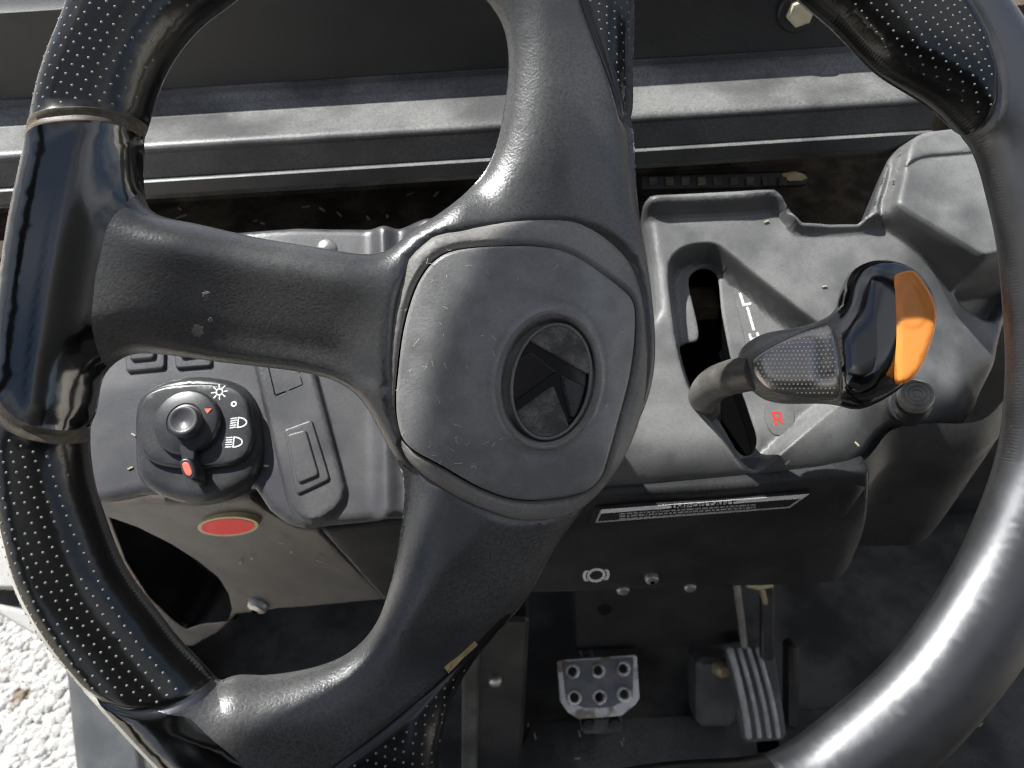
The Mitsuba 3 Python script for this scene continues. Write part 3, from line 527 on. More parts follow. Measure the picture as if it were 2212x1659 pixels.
def dots(fr, pts, H, rad, flat=.5):
    h = H(pts); e = 4e-4; gx = (H(pts + [e, 0]) - H(pts - [e, 0])) / (2 * e); gy = (H(pts + [0, e]) - H(pts - [0, e])) / (2 * e)
    n = fr.n[None] - gx[:, None] * fr.ex - gy[:, None] * fr.ey; n /= np.linalg.norm(n, axis=1, keepdims=True); o = fr.world(pts, h)
    a = fr.ex[None] - n * (n @ fr.ex)[:, None]; a /= np.linalg.norm(a, axis=1, keepdims=True); b = np.cross(n, a); bv, bf = np.array(bump1.vertices), np.array(bump1.faces)
    V = o[:, None] + rad * (bv[None, :, :1] * a[:, None] + bv[None, :, 1:2] * b[:, None] + flat * bv[None, :, 2:] * n[:, None])
    return trimesh.Trimesh(V.reshape(-1, 3), (bf[None] + (np.arange(len(pts)) * len(bv))[:, None, None]).reshape(-1, 3), process=False)
pi_ = pltp.buffer(-.0018); x0, y0, x1, y1 = pi_.bounds
gq = np.array([(x, y) for j, y in enumerate(np.arange(y0, y1, .0021)) for x in np.arange(x0 + (j % 2) * .001, x1, .002)]); gq = gq @ np.array([[math.cos(-.03), math.sin(-.03)], [-math.sin(-.03), math.cos(-.03)]]); gq = gq[inside(pi_, gq)]
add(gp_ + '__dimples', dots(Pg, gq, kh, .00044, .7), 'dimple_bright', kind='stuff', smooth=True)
rim_l = pltp.exterior; rq = np.array(resample(rim_l, .0012)); add(gp_ + '__edge', tube(Pg.world(rq, kh(rq) + .0004), .0006, 8, False), 'sleeve_grey')
s0, s1 = at(*zc((760, 1150))[0], .425), at(*zc((500, 1280))[0], .478)
stem = spline([at(*zc((800, 1130))[0], .418), at(*zc((700, 1150))[0], .428), at(*zc((600, 1185))[0], .445), at(*zc((545, 1240))[0], .462), at(*zc((535, 1330))[0], .49), at(*zc((560, 1480))[0], .54)], False, .004)
add(gl + '__stem', tube(stem, .0095, 28), 'stem_metal', 'bent grey metal stem', smooth=60)

# ------------------------------------------------------------------ steering wheel
wn = -F * math.cos(math.radians(9)) + R * math.sin(math.radians(9)); W = Frame(at(1150, 800, .31), R, wn)
outer_px = [(162, 0), (145, 44), (98, 169), (71, 297), (42, 430), (20, 556), (4, 700), (-6, 840), (-8, 930), (0, 1056), (20, 1170), (51, 1274), (115, 1385), (171, 1454), (248, 1539), (339, 1637), (450, 1735), (620, 1835), (870, 1920), (1150, 1940), (1450, 1910), (1740, 1815), (1986, 1659), (2105, 1535),
            (2205, 1400), (2280, 1230), (2330, 1030), (2350, 830), (2345, 600), (2310, 360), (2270, 210), (2212, 90), (2157, 0), (2080, -105), (1950, -230), (1750, -360), (1500, -455), (1250, -495), (1000, -495), (750, -450), (520, -360), (350, -235), (240, -110)]
inner_px = [(505, 0), (430, 57), (363, 145), (336, 209), (320, 262), (309, 292), (285, 350), (270, 430), (250, 520), (228, 640), (208, 750), (196, 850), (190, 920), (190, 970), (199, 1040), (218, 1103), (257, 1206), (299, 1274), (339, 1326), (385, 1385), (433, 1435), (480, 1485), (560, 1550), (700, 1620), (830, 1660), (950, 1680), (1100, 1692), (1250, 1682), (1400, 1657), (1540, 1645), (1675, 1629),
            (1778, 1562), (1924, 1434), (2021, 1306), (2090, 1188), (2135, 1084), (2170, 980), (2188, 850), (2190, 760), (2183, 650), (2170, 520), (2148, 420), (2118, 325), (2090, 290), (2040, 240), (1960, 190), (1900, 150), (1850, 100), (1800, 50), (1740, 0), (1680, -60), (1560, -160), (1400, -235), (1200, -275), (1000, -275), (800, -225), (640, -120), (560, -50)]
spoke_px = [(1400, -330), (1375, -100), (1370, 0), (1368, 150), (1366, 240), (1363, 255), (1367, 275), (1372, 350), (1378, 430), (1388, 520), (1400, 600), (1410, 800), (1350, 960), (1250, 1110), (1190, 1200), (1140, 1290), (1095, 1345), (1010, 1450), (962, 1560), (950, 1659), (960, 1740), (900, 2050), (300, 2000), (20, 1720), (40, 1520), (150, 1476), (240, 1508), (330, 1518), (400, 1505), (466, 1478), (510, 1462), (560, 1462), (650, 1450), (720, 1428), (770, 1397), (810, 1350), (835, 1290), (855, 1210), (868, 1130), (873, 1060),
            (866, 1015), (848, 980), (820, 930), (798, 890), (768, 852), (720, 822), (650, 804), (560, 792), (450, 779), (330, 764), (275, 769), (240, 790), (215, 830), (192, 915), (60, 970), (-120, 930), (-120, 290), (100, 250), (270, 262), (306, 300), (308, 350), (309, 405), (317, 440), (340, 463), (420, 483), (560, 514), (700, 537), (780, 549), (825, 545), (850, 532), (880, 507), (940, 467), (1000, 421), (1045, 370), (1073, 310), (1088, 240), (1098, 160), (1096, 100), (1083, 50), (1050, 0), (1005, -60), (960, -330)]
hub_px = [(900, 520), (940, 494), (1000, 482), (1100, 470), (1200, 466), (1262, 472), (1330, 500), (1388, 550), (1415, 620), (1426, 700), (1425, 800), (1410, 880), (1370, 980), (1320, 1050), (1283, 1088), (1240, 1115), (1180, 1130), (1120, 1133), (1060, 1118), (1000, 1090), (940, 1050), (890, 1008), (858, 960), (836, 900), (828, 830), (830, 740), (840, 650), (858, 585), (875, 545)]
pad_px = [(905, 600), (935, 558), (970, 536), (1020, 527), (1100, 524), (1180, 528), (1240, 545), (1300, 578), (1350, 608), (1385, 638), (1394, 670), (1390, 740), (1375, 820), (1350, 900), (1322, 990), (1302, 1038), (1270, 1065), (1220, 1080), (1150, 1087), (1090, 1079), (1020, 1050), (950, 1010), (882, 970), (860, 930), (853, 870), (858, 800), (868, 720), (885, 650)]
hubp, padp = W.poly(hub_px, .014), W.poly(pad_px, .018)
Ro, Ri = Polygon(spline(W.pts(outer_px), True)), Polygon(spline(W.pts(inner_px), True))
Sp = Polygon(spline(W.pts(spoke_px), True)).buffer(0)
rimp = Ro.difference(Ri); dom = unary_union([rimp, Sp.intersection(Ro)]).buffer(.003).buffer(-.003)
if dom.geom_type != 'Polygon': dom = max(dom.geoms, key=lambda g: g.area)
TR, TS = .0175, .0115
seams = {k: W.line(p, .008) for k, p in dict(
    s1=[(40, 300), (75, 282), (140, 270), (230, 266), (300, 270), (345, 278)], s2=[(-30, 800), (0, 850), (30, 893), (70, 922), (120, 938), (170, 943), (215, 930)],
    s3=[(140, 1440), (180, 1472), (250, 1503), (330, 1514), (400, 1502), (450, 1483), (480, 1468)],
    s4=[(2010, -80), (2053, 0), (2098, 80), (2126, 160), (2136, 225), (2130, 270), (2108, 305)],
    s5=[(1240, -80), (1262, 10), (1300, 110), (1335, 200), (1352, 240), (1372, 262)], s6=[(1105, 1338), (1085, 1352), (1000, 1436), (900, 1514), (800, 1584), (690, 1664), (600, 1740)],
    s7=[(1660, 1610), (1678, 1640), (1690, 1700), (1700, 1800)]).items()}
zone = {k: W.poly(p, .010, smooth=False) for k, p in dict(
    g1=[(20, 312), (60, 286), (140, 271), (230, 267), (345, 278), (560, -60), (620, -140), (300, -400), (60, -100)],
    g2=[(-40, 800), (0, 850), (30, 893), (70, 922), (120, 938), (220, 930), (245, 1030), (480, 1468), (450, 1483), (400, 1502), (330, 1514), (250, 1503), (180, 1472), (100, 1450), (-60, 1200)],
    g3=[(2010, -80), (2053, 0), (2098, 80), (2126, 160), (2136, 225), (2130, 270), (2112, 312), (2075, 330), (1930, 250), (1760, 130), (1640, 0), (1380, -160), (1450, -420), (1800, -250)],
    g4=[(1240, -80), (1262, 10), (1300, 110), (1335, 200), (1352, 240), (1390, 266), (1400, -90), (1380, -160), (1450, -420), (1200, -480)],
    g5=[(1115, 1335), (1085, 1352), (1000, 1436), (900, 1514), (800, 1584), (690, 1664), (600, 1740), (700, 1900), (1200, 1990), (1600, 1900), (1700, 1800), (1690, 1700), (1678, 1640), (1650, 1600), (1050, 1500)],
    gloss=[(-60, 760), (0, 850), (30, 893), (70, 922), (120, 938), (225, 930), (222, 860), (215, 790), (212, 700), (222, 600), (246, 500), (285, 420), (345, 290), (345, 278), (230, 267), (140, 271), (60, 286), (20, 312)]).items()}
for k in ('g2',): zone['g3'] = zone['g3']
lobe = zone['g3'].intersection(rimp.buffer(.001))
def smax(a, b, k):
    k = np.maximum(k, 1e-6)
    h = np.clip(.5 + .5 * (a - b) / k, 0, 1); return b + (a - b) * h + k * h * (1 - h)
creases = [((W.loc(1240, 450, .01), W.loc(1175, -40, .01)), .12, .22), ((W.loc(790, 1440, .01), W.loc(1050, 1125, .01)), .26, .12)]
def wheel_h(xy):
    di, do = dist(Ri, xy), dist(Ro, xy); inr = inside(rimp, xy)
    tt = di / np.maximum(di + do, 1e-9); hr = np.where(inr, TR * np.sqrt(np.clip(1 - np.abs(2 * tt - 1) ** np.where((tt > .5) & (xy[:, 0] < W.loc(700, 800)[0]), 3.1, 2.3), 0, 1)), -1.2 * np.minimum(di, do))
    ds = dist(Sp, xy); hs = np.where(inside(Sp, xy), (TS + (.97 * TR - TS) * np.where(inr, 1, 1 - sstep(0, .05, di))) * dome(ds, .016), -1.2 * ds)
    for (ca, cbb), sl_, sr_ in creases:                                      # each spoke has a ridge with a facet on either side
        e = cbb - ca; L_ = np.linalg.norm(e); e = e / L_; q = xy - ca; al = q @ e; off = q[:, 0] * e[1] - q[:, 1] * e[0]
        f = sstep(-.02, .02, al) * (1 - sstep(L_ - .01, L_ + .03, al)) * (1 - sstep(.03, .045, np.abs(off)))
        ab = np.sqrt(off * off + .0012 ** 2); hs = hs - f * np.where(off < 0, sl_, sr_) * ab
    ls_ = sstep(W.loc(240, 650)[0], W.loc(420, 650)[0], xy[:, 0]) * (1 - sstep(W.loc(720, 650)[0], W.loc(860, 650)[0], xy[:, 0])) * (np.abs(xy[:, 1] - W.loc(600, 660)[1]) < .03)
    hs = hs + .24 * ls_ * (xy[:, 1] - W.loc(600, 640)[1]) * sstep(0, .012, ds)
    wr = np.where(inr, sstep(.30, .62, tt), 0); hs = hs * (1 - wr) + (hr - .006) * wr - .0085 * np.where(inside(hubp, xy), sstep(0, .008, dist(hubp, xy)), 0)
    db = dist(dom, xy); h = np.minimum(smax(hr, hs, .008), .0188 * dome(db, .0125))
    for k, s in seams.items():
        d = dist(s, xy); h = h - (.0016 if k != 's4' else .0022) * np.exp(-np.square(d / .0011)) * sstep(0, .004, db)
        if k in ('s1', 's2'): h = h + .0014 * np.exp(-np.square((d - 0.0) / .0032)) * sstep(0, .003, db)
    il = inside(lobe, xy); h = h + np.where(il, .0024 * dome(dist(lobe, xy), .010), 0) * sstep(0, .004, db)
    return np.maximum(h, 0)
wl = [(zone['gloss'].exterior, (0,)), *[(s, (0, .0009, .002, .0034)) for s in seams.values()]] + [(lobe.exterior if lobe.geom_type == 'Polygon' else max(lobe.geoms, key=lambda g: g.area).exterior, (.0008, .002, .004))]
xy, t = mesh2d(dom, .0026, (.00012, .0005, .0012, .0024, .004, .006, .0085, .0115), wl, .0014)
for k in ('gloss', 'g1', 'g2', 'g3', 'g4', 'g5'): xy, t = split_at(xy, t, signed(zone[k], xy))
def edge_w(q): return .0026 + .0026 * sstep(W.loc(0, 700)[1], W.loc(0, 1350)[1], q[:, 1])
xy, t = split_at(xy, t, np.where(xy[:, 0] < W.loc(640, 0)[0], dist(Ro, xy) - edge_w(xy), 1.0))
xy, t = split_at(xy, t, signed(W.poly([(150, 1440), (250, 1500), (340, 1512), (420, 1530), (520, 1610), (640, 1740), (500, 1900), (0, 1500)], .008, smooth=False), xy))
for g_ in (Sp, Polygon(Ri.exterior)): xy, t = split_at(xy, t, signed(g_, xy))
for k in ('s1', 's2'): xy, t = split_at(xy, t, dist(seams[k], xy) - .0024)
h = wheel_h(xy); db = dist(dom, xy); h[db < 2e-5] = 0
V = np.vstack([W.world(xy, h), W.world(xy, -.85 * h)]); Fa = np.vstack([t, t[:, ::-1] + len(xy)])
# weld the two halves along the edge
bid = np.where(db < 2e-5)[0]; remap = np.arange(len(V)); remap[bid + len(xy)] = bid; Fa = remap[Fa]
_, _, N = meshkit.arrays(trimesh.Trimesh(V, Fa, process=False), True)
c = xy[t].mean(1); c2 = np.vstack([c, c]); part = np.full(len(Fa), 'rim', object)
hubc = W.loc(1150, 800); inrim = inside(rimp, c2)
ang = np.degrees(np.arctan2(c2[:, 1] - hubc[1], c2[:, 0] - hubc[0]))
part[~inrim & (ang > 20) & (ang < 130)] = 'spoke_t'; part[~inrim & ((ang >= 130) | (ang < -152))] = 'spoke_l'; part[~inrim & (ang >= -152) & (ang <= 20)] = 'spoke_b'
part[inrim & inside(Sp, c2) & (ang > -152) & (ang < -100)] = 'spoke_b'; part[inrim & inside(Sp, c2) & (ang > 60) & (ang < 110)] = 'spoke_t'
for k in ('gloss', 'g1', 'g2', 'g3', 'g4', 'g5'): part[inside(zone[k], c2)] = k
cl = {k: shapely.distance(seams[k], shapely.points(c2)) for k in ('s1', 's2')}
lefty = c2[:, 0] < W.loc(620, 0)[0]
part[inside(W.poly([(150, 1440), (250, 1500), (340, 1512), (420, 1530), (520, 1610), (640, 1740), (500, 1900), (0, 1500)], .008, smooth=False), c2) & inrim & ~inside(zone['g2'], c2)] = 'rimlow'
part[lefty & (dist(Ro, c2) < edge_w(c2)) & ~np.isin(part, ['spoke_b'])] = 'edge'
part[(cl['s1'] < .0024) & inrim] = 'c1'; part[(cl['s2'] < .0024) & inrim] = 'c2'
for k in ('spoke_t', 'spoke_l', 'spoke_b'):                               # slivers at the joints go to the rim
    idx = np.where(part == k)[0]; tm_ = trimesh.Trimesh(V, Fa[idx], process=False)
    cs_ = trimesh.graph.connected_components(tm_.face_adjacency, nodes=np.arange(len(idx)))
    for c_ in sorted(cs_, key=len)[:-1]: part[idx[c_]] = 'gloss' if k == 'spoke_l' else 'rim'
wheel = thing('steering_wheel', 'worn black three-spoke steering wheel with dimpled grips, filling the picture', 'steering wheel')
add_split(wheel + '__rim', V, Fa[part == 'rim'], N, 'satin_rim', 'plain satin black part of the rim on the right')
for k in ('spoke_t', 'spoke_l', 'spoke_b'): add_split(wheel + '__spoke', V, Fa[part == k], N, 'spoke_plastic')
add_split(wheel + '__rim_edge', V, Fa[part == 'edge'], N, 'edge_lit_pale', 'outer edge of the rim on the left, coloured pale as if sunlit')
add_split(wheel + '__rim_trim', V, Fa[part == 'rimlow'], N, 'gloss_black', 'short glossy black rim piece at the bottom left')
add_split(wheel + '__rim_trim', V, Fa[part == 'gloss'], N, 'gloss_black', 'smooth glossy black rim section on the left')
add_split(wheel + '__collar', V, Fa[part == 'c1'], N, 'collar_dirt', 'upper dirty collar at the top of the glossy section'); add_split(wheel + '__collar', V, Fa[part == 'c2'], N, 'collar_dirt', 'lower dirty collar at the bottom of the glossy section')
lr0 = np.random.default_rng(23); c_in = W.loc(1175, 760)
for k in ('g1', 'g2', 'g3', 'g4', 'g5'):
    kk = add_split(wheel + '__grip', V, Fa[part == k], N, 'grip_rubber')
    reg = zone[k].intersection(dom).buffer(-.0016).difference(unary_union([seams[q].buffer(.0038 if q in ('s1', 's2') else .0026) for q in seams]))
    if k == 'g2': reg = reg.difference(W.line([(188, 949), (197, 1034), (218, 1103), (257, 1206), (339, 1326), (466, 1472)]).buffer(.0030))
    x0, y0, x1, y1 = reg.bounds; P = []
    for j, rr in enumerate(np.arange(.08, .36, .0032)):
        n = int(2 * math.pi * rr / .0035); a = (np.arange(n) + (j % 2) * .5) * 2 * math.pi / n; P.append(c_in + rr * np.c_[np.cos(a), np.sin(a)])
    P = np.vstack(P); P = P[inside(reg, P)]
    P = P[lr0.random(len(P)) > .04]; P = P + lr0.normal(0, .00012, P.shape)
    add(kk + '__dimples', dots(W, P, wheel_h, .00050, .6), 'dimple_dust', kind='stuff', smooth=True)
dirt = W.line([(1032, 1400), (1000, 1428), (965, 1456)], .012)
dq = resample(dirt, .0015); add(wheel + '__seam_dirt', tube(W.world(dq, wheel_h(dq) - .0002), .0009 + .0009 * meshkit.noise(np.c_[dq * 200, dq[:, :1] * 0]), 8), 'seam_dirt', 'tan dirt packed in the seam of the lower spoke')
for u_, v_, r_ in ((422, 712, 13), (446, 636, 8), (452, 690, 5), (1165, 1140, 9)):
    c_ = W.loc(u_, v_, .012); a_ = np.linspace(0, 2 * math.pi, 22, endpoint=False); rr_ = r_ * .00016 * (.7 + .6 * lr0.random(22))
    add(wheel + '__dirt_spot', relief(W, Polygon(np.c_[c_[0] + rr_ * np.cos(a_), c_[1] + rr_ * np.sin(a_)]), lambda xy: wheel_h(xy) + .00022, .0006, .0002, .0006), 'emblem_dusty', 'dried grey dirt spot on a spoke', smooth=True)
# hub cover and horn pad
xc = W.loc(1275, 700, .018)[0]; pc = W.loc(1140, 810, .018)
def fall(xy):                                                             # the pad drops away right of its crest
    d = (xy[:, 0] - xc) + 0.10 * (xy[:, 1] - pc[1]); s = .5 * (d + np.sqrt(d * d + .004 ** 2)); return -0.40 * s - .10 * .5 * (-d + np.sqrt(d * d + .008 ** 2))
def hub_h(xy): return .0178 + fall(xy) * .75 - .0012 * np.where(dist(padp, xy) < .004, np.exp(-np.square(dist(padp, xy) / .0014)), 0) - 3.0 * np.square(xy - pc).sum(1) * .3
add(wheel + '__hub_cover', relief(W, hubp.difference(padp), hub_h, .0024, .0065, .012, lines=[(padp.exterior, (0, .001, .002))]), 'bezel_plastic', 'rounded hub cover ring around the horn pad', smooth=60)
e_o, e_i = W.loc(1186, 821, .018), W.loc(1193, 824, .018); sx = .31 / FL
def ellr(xy, c, a, b, rot): d = xy - c; x = d[:, 0] * math.cos(rot) + d[:, 1] * math.sin(rot); y = -d[:, 0] * math.sin(rot) + d[:, 1] * math.cos(rot); return np.hypot(x / a, y / b)
EO, EI, ER = (104 * sx, 138 * sx), (80 * sx, 117 * sx), math.radians(-11)
def pad_h(xy):
    q = np.square(xy - pc).sum(1); h = .0206 + fall(xy) - 1.1 * q
    e = ellr(xy, e_o, *EO, ER); h += .0011 * np.exp(-np.square((e - 1) / .05)) - .0004 * np.exp(-np.square((e - 1.14) / .07))
    ei = ellr(xy, e_i, *EI, ER); ins = 1 - sstep(.86, .97, e); h -= .0056 * ins * (1 - .12 * (1 - sstep(.97, 1.03, ei)))
    return h
ez = ell(e_o, EO[0] * 1.25, EO[1] * 1.25, ER)
add(wheel + '__horn_pad', relief(W, padp.buffer(-.0006), pad_h, .0024, .0014, .006, zones=[(ez, .0009)]), 'pad_plastic', 'large grained horn pad', smooth=True)
er_ = np.array(ell(e_o, *EO, ER, 120).exterior.coords)
add(wheel + '__emblem_ring', tube(W.world(er_, pad_h(er_) + .0002), .0010, 10, False), 'bezel_plastic', 'thin raised oval ring round the emblem', smooth=True)
er2 = np.array(ell(e_i, EI[0] * 1.01, EI[1] * 1.01, ER, 110).exterior.coords)
add(wheel + '__emblem_ring', tube(W.world(er2, .0186 + fall(er2)), .0007, 10, False), 'bezel_plastic', 'inner thin rim of the emblem', smooth=True)
# emblem
def ze(*q): return [(1016.5 + x / 5.322, 664.1 + y / 5.322) for x, y in q]
oval = ell(e_i, EI[0] * .985, EI[1] * .985, ER)
emb = add(wheel + '__emblem', relief(W, oval, lambda xy: pad_h(xy) * 0 + .0164 + fall(xy), .002, .0006, .004), 'emblem_gloss', 'oval emblem with a bold slanted letter form cut into it', smooth=True)
def epoly(*q): return Polygon(W.pts(ze(*q), .0165)).intersection(oval)
big = 3000
add(emb + '__raised_segment', relief(W, epoly((735, 410), (1330, 760), (1600, 700), (1500, 0), (700, 0), (600, 330)), lambda xy: .0192 + fall(xy), .0016, .0005, .004), 'emblem_dusty')
add(emb + '__raised_segment', relief(W, epoly((945, 900), (560, 1185), (400, 1300), (700, 1700), (1200, 1600), (1105, 1305)), lambda xy: .0192 + fall(xy), .0016, .0005, .004), 'emblem_dusty')
add(emb + '__raised_segment', relief(W, epoly((695, 505), (985, 735), (545, 1065), (380, 1000), (500, 600)), lambda xy: .0185 + fall(xy) + .06 * (xy[:, 0] - e_i[0]), .0016, .0004, .003), 'emblem_gloss')
add(emb + '__raised_segment', relief(W, epoly((1030, 770), (1320, 900), (1450, 900), (1300, 1250), (1140, 1280), (1070, 1000)), lambda xy: .0179 + fall(xy) - .10 * (xy[:, 0] - e_i[0]), .0016, .0004, .003), 'emblem_gloss')
# column behind the hub
colm = tube([W.world(hubc[None] + [.0, 0], -.004)[0], W.world(hubc[None], -.05)[0], W.world(hubc[None], -.09)[0], W.world(hubc[None], -.22)[0]], [.030, .032, .038, .040], 32)
add('steering_column', colm, 'dark_plastic', 'dark steering column shroud behind the wheel hub', 'column')

# ------------------------------------------------------------------ pedals and footwell
bp = thing('brake_pedal', 'worn steel brake pedal with six raised holes', 'pedal')
Pb = Frame(at(1290, 1485, .925), R, -F + 0.35 * U)
plp = Polygon(Pb.pts([(1203, 1426), (1375, 1414), (1381, 1508), (1372, 1522), (1342, 1546), (1250, 1553), (1228, 1540), (1210, 1515)])).buffer(-.003).buffer(.003)
pdp = Polygon(Pb.pts([(1213, 1430), (1368, 1419), (1366, 1505), (1320, 1528), (1262, 1530), (1222, 1512)])).buffer(-.003).buffer(.003)
holes = [(1236, 1450), (1291, 1448), (1345, 1444), (1240, 1506), (1294, 1505), (1347, 1499)]
hp_ = [Pb.loc(u, v) for u, v in holes]; cut = unary_union([Point(p).buffer(.0052) for p in hp_])
add(bp + '__plate', relief(Pb, plp.difference(cut), .004, .004, .0015, .008, hole_skirt=True), 'pedal_steel', 'bare scuffed metal edge of the pedal', smooth=40)
add(bp + '__pad', relief(Pb, pdp.difference(cut), .0052, .004, .0008, .003), 'pedal_pad', 'dark painted middle of the pedal', smooth=40)
for p in hp_:
    o = Pb.world(p[None], .004)[0]; add(bp + '__raised_hole', lathe(o, Pb.n, [(.0052, -.006), (.0052, .003), (.0062, .0042), (.0078, .0032), (.0088, .0006)], 24), 'pedal_steel', smooth=50)
add(bp + '__arm', tube([at(1292, 1560, .945), at(1288, 1480, .965), at(1262, 1400, 1.0), at(1250, 1280, 1.0), at(1245, 1180, .96)], [.010] * 5, 14), 'dark_plastic')
add(bp + '__bracket', box(at(1298, 1560, .945), R, U, F, (.048, .022, .02), .004), 'block_plastic')
for u in (1270, 1328): add(bp + '__bolt', lathe(at(u, 1563, .934), -F, [(.0001, .006), (.006, .005), (.0075, 0), (.0075, -.005)], 16), 'dark_plastic')
ac = thing('accelerator_pedal', 'ribbed accelerator pedal hanging on two arms at the lower right', 'pedal')
Pa = Frame(at(1625, 1490, .915), R, -F + 0.45 * U)
tp = Polygon(Pa.pts([(1564, 1394), (1578, 1388), (1655, 1384), (1664, 1392), (1693, 1585), (1684, 1598), (1612, 1604), (1600, 1592)])).buffer(-.002).buffer(.002)
def tread_h(xy): return .008 + .004 * np.cos((xy[:, 1] - Pa.loc(1628, 1490)[1]) * 25)
add(ac + '__tread', relief(Pa, tp, tread_h, .004, .002, .012), 'block_plastic', smooth=40)
for k, (ua, ub_) in enumerate(((1578, 1618), (1598, 1641), (1618, 1662), (1637, 1682))):
    ln = Pa.line([(ua, 1404 - k), (ua * .66 + ub_ * .34 + 2, 1465), (ua * .3 + ub_ * .7 + 2, 1530), (ub_, 1590)], .012).buffer(.0034 if k == 0 else .0025)
    add(ac + '__rib', relief(Pa, ln, lambda xy: tread_h(xy) + .004, .003, .0022, .006), 'rib_metal', smooth=60)
add(ac + '__arm', tube([at(1590, 1255, .86), at(1600, 1330, .885), at(1608, 1395, .91)], [.004] * 3, 12), 'sleeve_grey'); add(ac + '__arm', box((at(1650, 1270, .885) + at(1662, 1400, .93)) / 2, R, U, F, (.014, .09, .012), .002), 'dark_plastic')
add(ac + '__spring_clip', pile(tube([at(1612, 1262, .885), at(1640, 1268, .885), at(1668, 1262, .885)], [.0035] * 3, 10), tube([at(1645, 1270, .885), at(1655, 1312, .91)], [.0032] * 2, 10)), 'brass_metal', 'tarnished brass coloured clip')
pbx = thing('pedal_stop', 'square black stop block with a brassy bolt beside the accelerator', 'block')
add(pbx + '__block', box(at(1535, 1478, .975), R, U, F, (.046, .082, .06), .007), 'block_plastic'); add(pbx + '__bolt', lathe(at(1561, 1448, .938), -F + .3 * R, [(.0001, .008), (.006, .007), (.008, .002), (.009, 0), (.009, -.01)], 18), 'brass_metal')
sp = thing('side_plate', 'thin dark upright plate just right of the accelerator', 'plate')
add(sp + '__plate', box(at(1708, 1475, .955), R, U, F, (.012, .10, .03), .004), 'dark_plastic')
cb = thing('column_bracket', 'tall dark bracket post with a bolt left of the brake pedal', 'bracket')
p0, p1 = at(1075, 1300, .84), at(1060, 1740, .98); bz = p0 - p1; bl = np.linalg.norm(bz); bz /= bl; bxx = R - bz * (R @ bz); bxx /= np.linalg.norm(bxx); byy = np.cross(bz, bxx)
add(cb + '__post', box((p0 + p1) / 2, bxx, byy, bz, (.066, .05, bl), .004), 'dark_plastic')
add(cb + '__flange', box((p0 + p1) / 2 + bxx * -.026 - byy * .027, bxx, byy, bz, (.018, .008, bl * .96), .003), 'floor_rubber')
Pc = Frame((p0 + p1) / 2 - byy * .026, bxx, -byy); k = screw(1070, 1473, 15, Pc, .002, 'bolt_metal', 'bolt on the dark post left of the brake pedal', slot_=False, name='bolt', cat='bolt')
fp = thing('footwell_panel', 'flat dark metal plate with a hole above the brake pedal', 'panel')
Pp = Frame(at(1400, 1340, .93), R, -YV + .35 * ZV)
pp = Polygon(Pp.pts([(1240, 1262), (1500, 1250), (1600, 1250), (1600, 1385), (1500, 1395), (1244, 1404)])).difference(Point(Pp.loc(1306, 1315)).buffer(.008))
add(fp + '__plate', relief(Pp, pp, .002, .01, .0015, .004), 'deep_black')
fm = thing('floor_mat', 'dusty black floor mat below the pedals', 'mat')
mzf = FLZ + .006; mp = []
for i, (u, v) in enumerate([(1150, 1560), (2000, 1520), (2300, 1800), (1000, 1900)]): mp.append(hit(u, v, np.array([0, 0, mzf]), ZV))
Pm = Frame(np.array([0, .3, mzf]), XV, ZV); mpl = Polygon([(p[0], p[1] - .3) for p in mp])
hole = Polygon(Pm.pts([(1632, 1588), (1680, 1584), (1684, 1622), (1636, 1626)]))
add(fm + '__mat', relief(Pm, mpl.difference(hole), lambda xy: .002 * (meshkit.fbm(np.c_[xy * 20, xy[:, :1] * 0], 2)), .006, .002, .005), 'floor_rubber')
add(fm + '__cutout', plate(Pm, hole.buffer(.002), -.0050, -.0042), 'void_black', 'black square cut-out in the mat', smooth=False)

# ------------------------------------------------------------------ left sill and body side
sl = thing('door_sill', 'pale grey plastic sill along the open left side', 'sill')
Psl = Frame(at(210, 1520, .97), R, -F * .7 + ZV * .5 - XV * .15)
slp = Psl.poly([(118, 1375), (126, 1440), (136, 1560), (146, 1660), (160, 1800), (430, 1800), (430, 1560), (380, 1430), (250, 1330), (150, 1330)], 0, smooth=False)
rl = Psl.line([(235, 1400), (268, 1450), (285, 1550), (300, 1659), (320, 1800)])
def sill_h(xy):
    x = xy[:, 0] - np.interp(xy[:, 1], *np.array(rl.coords).T[::-1, np.argsort(np.array(rl.coords)[:, 1])]); return -.010 * sstep(-.001, .004, x) - .25 * np.clip(x - .03, 0, 1) - .0015 * np.exp(-np.square(x / .002)) - 6 * np.square(np.clip(-x - .045, 0, 1))
add(sl + '__trim', relief(Psl, slp, sill_h, .005, .006, .03, lines=[(rl, (0, .002, .004))]), 'sill_grey', smooth=50)
stp = thing('step_panel', 'pale body panel with a lip beside the gravel at the left edge', 'panel')
Pst = Frame(at(30, 1300, 1.12), R, -F * .6 + ZV * .7)
add(stp + '__panel', relief(Pst, Pst.poly([(-120, 960), (60, 960), (60, 1200), (46, 1268), (0, 1268), (-120, 1262)], 0, smooth=False), 0.0, .01, .003, .02), 'sill_pale', smooth=40)
add(stp + '__lip', relief(Pst, Pst.poly([(-120, 1300), (0, 1305), (77, 1322), (150, 1384), (150, 1400), (100, 1384), (50, 1356), (0, 1326), (-120, 1316)], 0, smooth=False), .004, .006, .004, .02), 'sill_pale', smooth=40)
add(stp + '__backing', relief(Pst, Pst.poly([(-120, 1240), (80, 1240), (110, 1335), (0, 1316), (-120, 1308)], -.03, smooth=False), -.03, .01, .002, .01), 'dark_plastic', smooth=40)
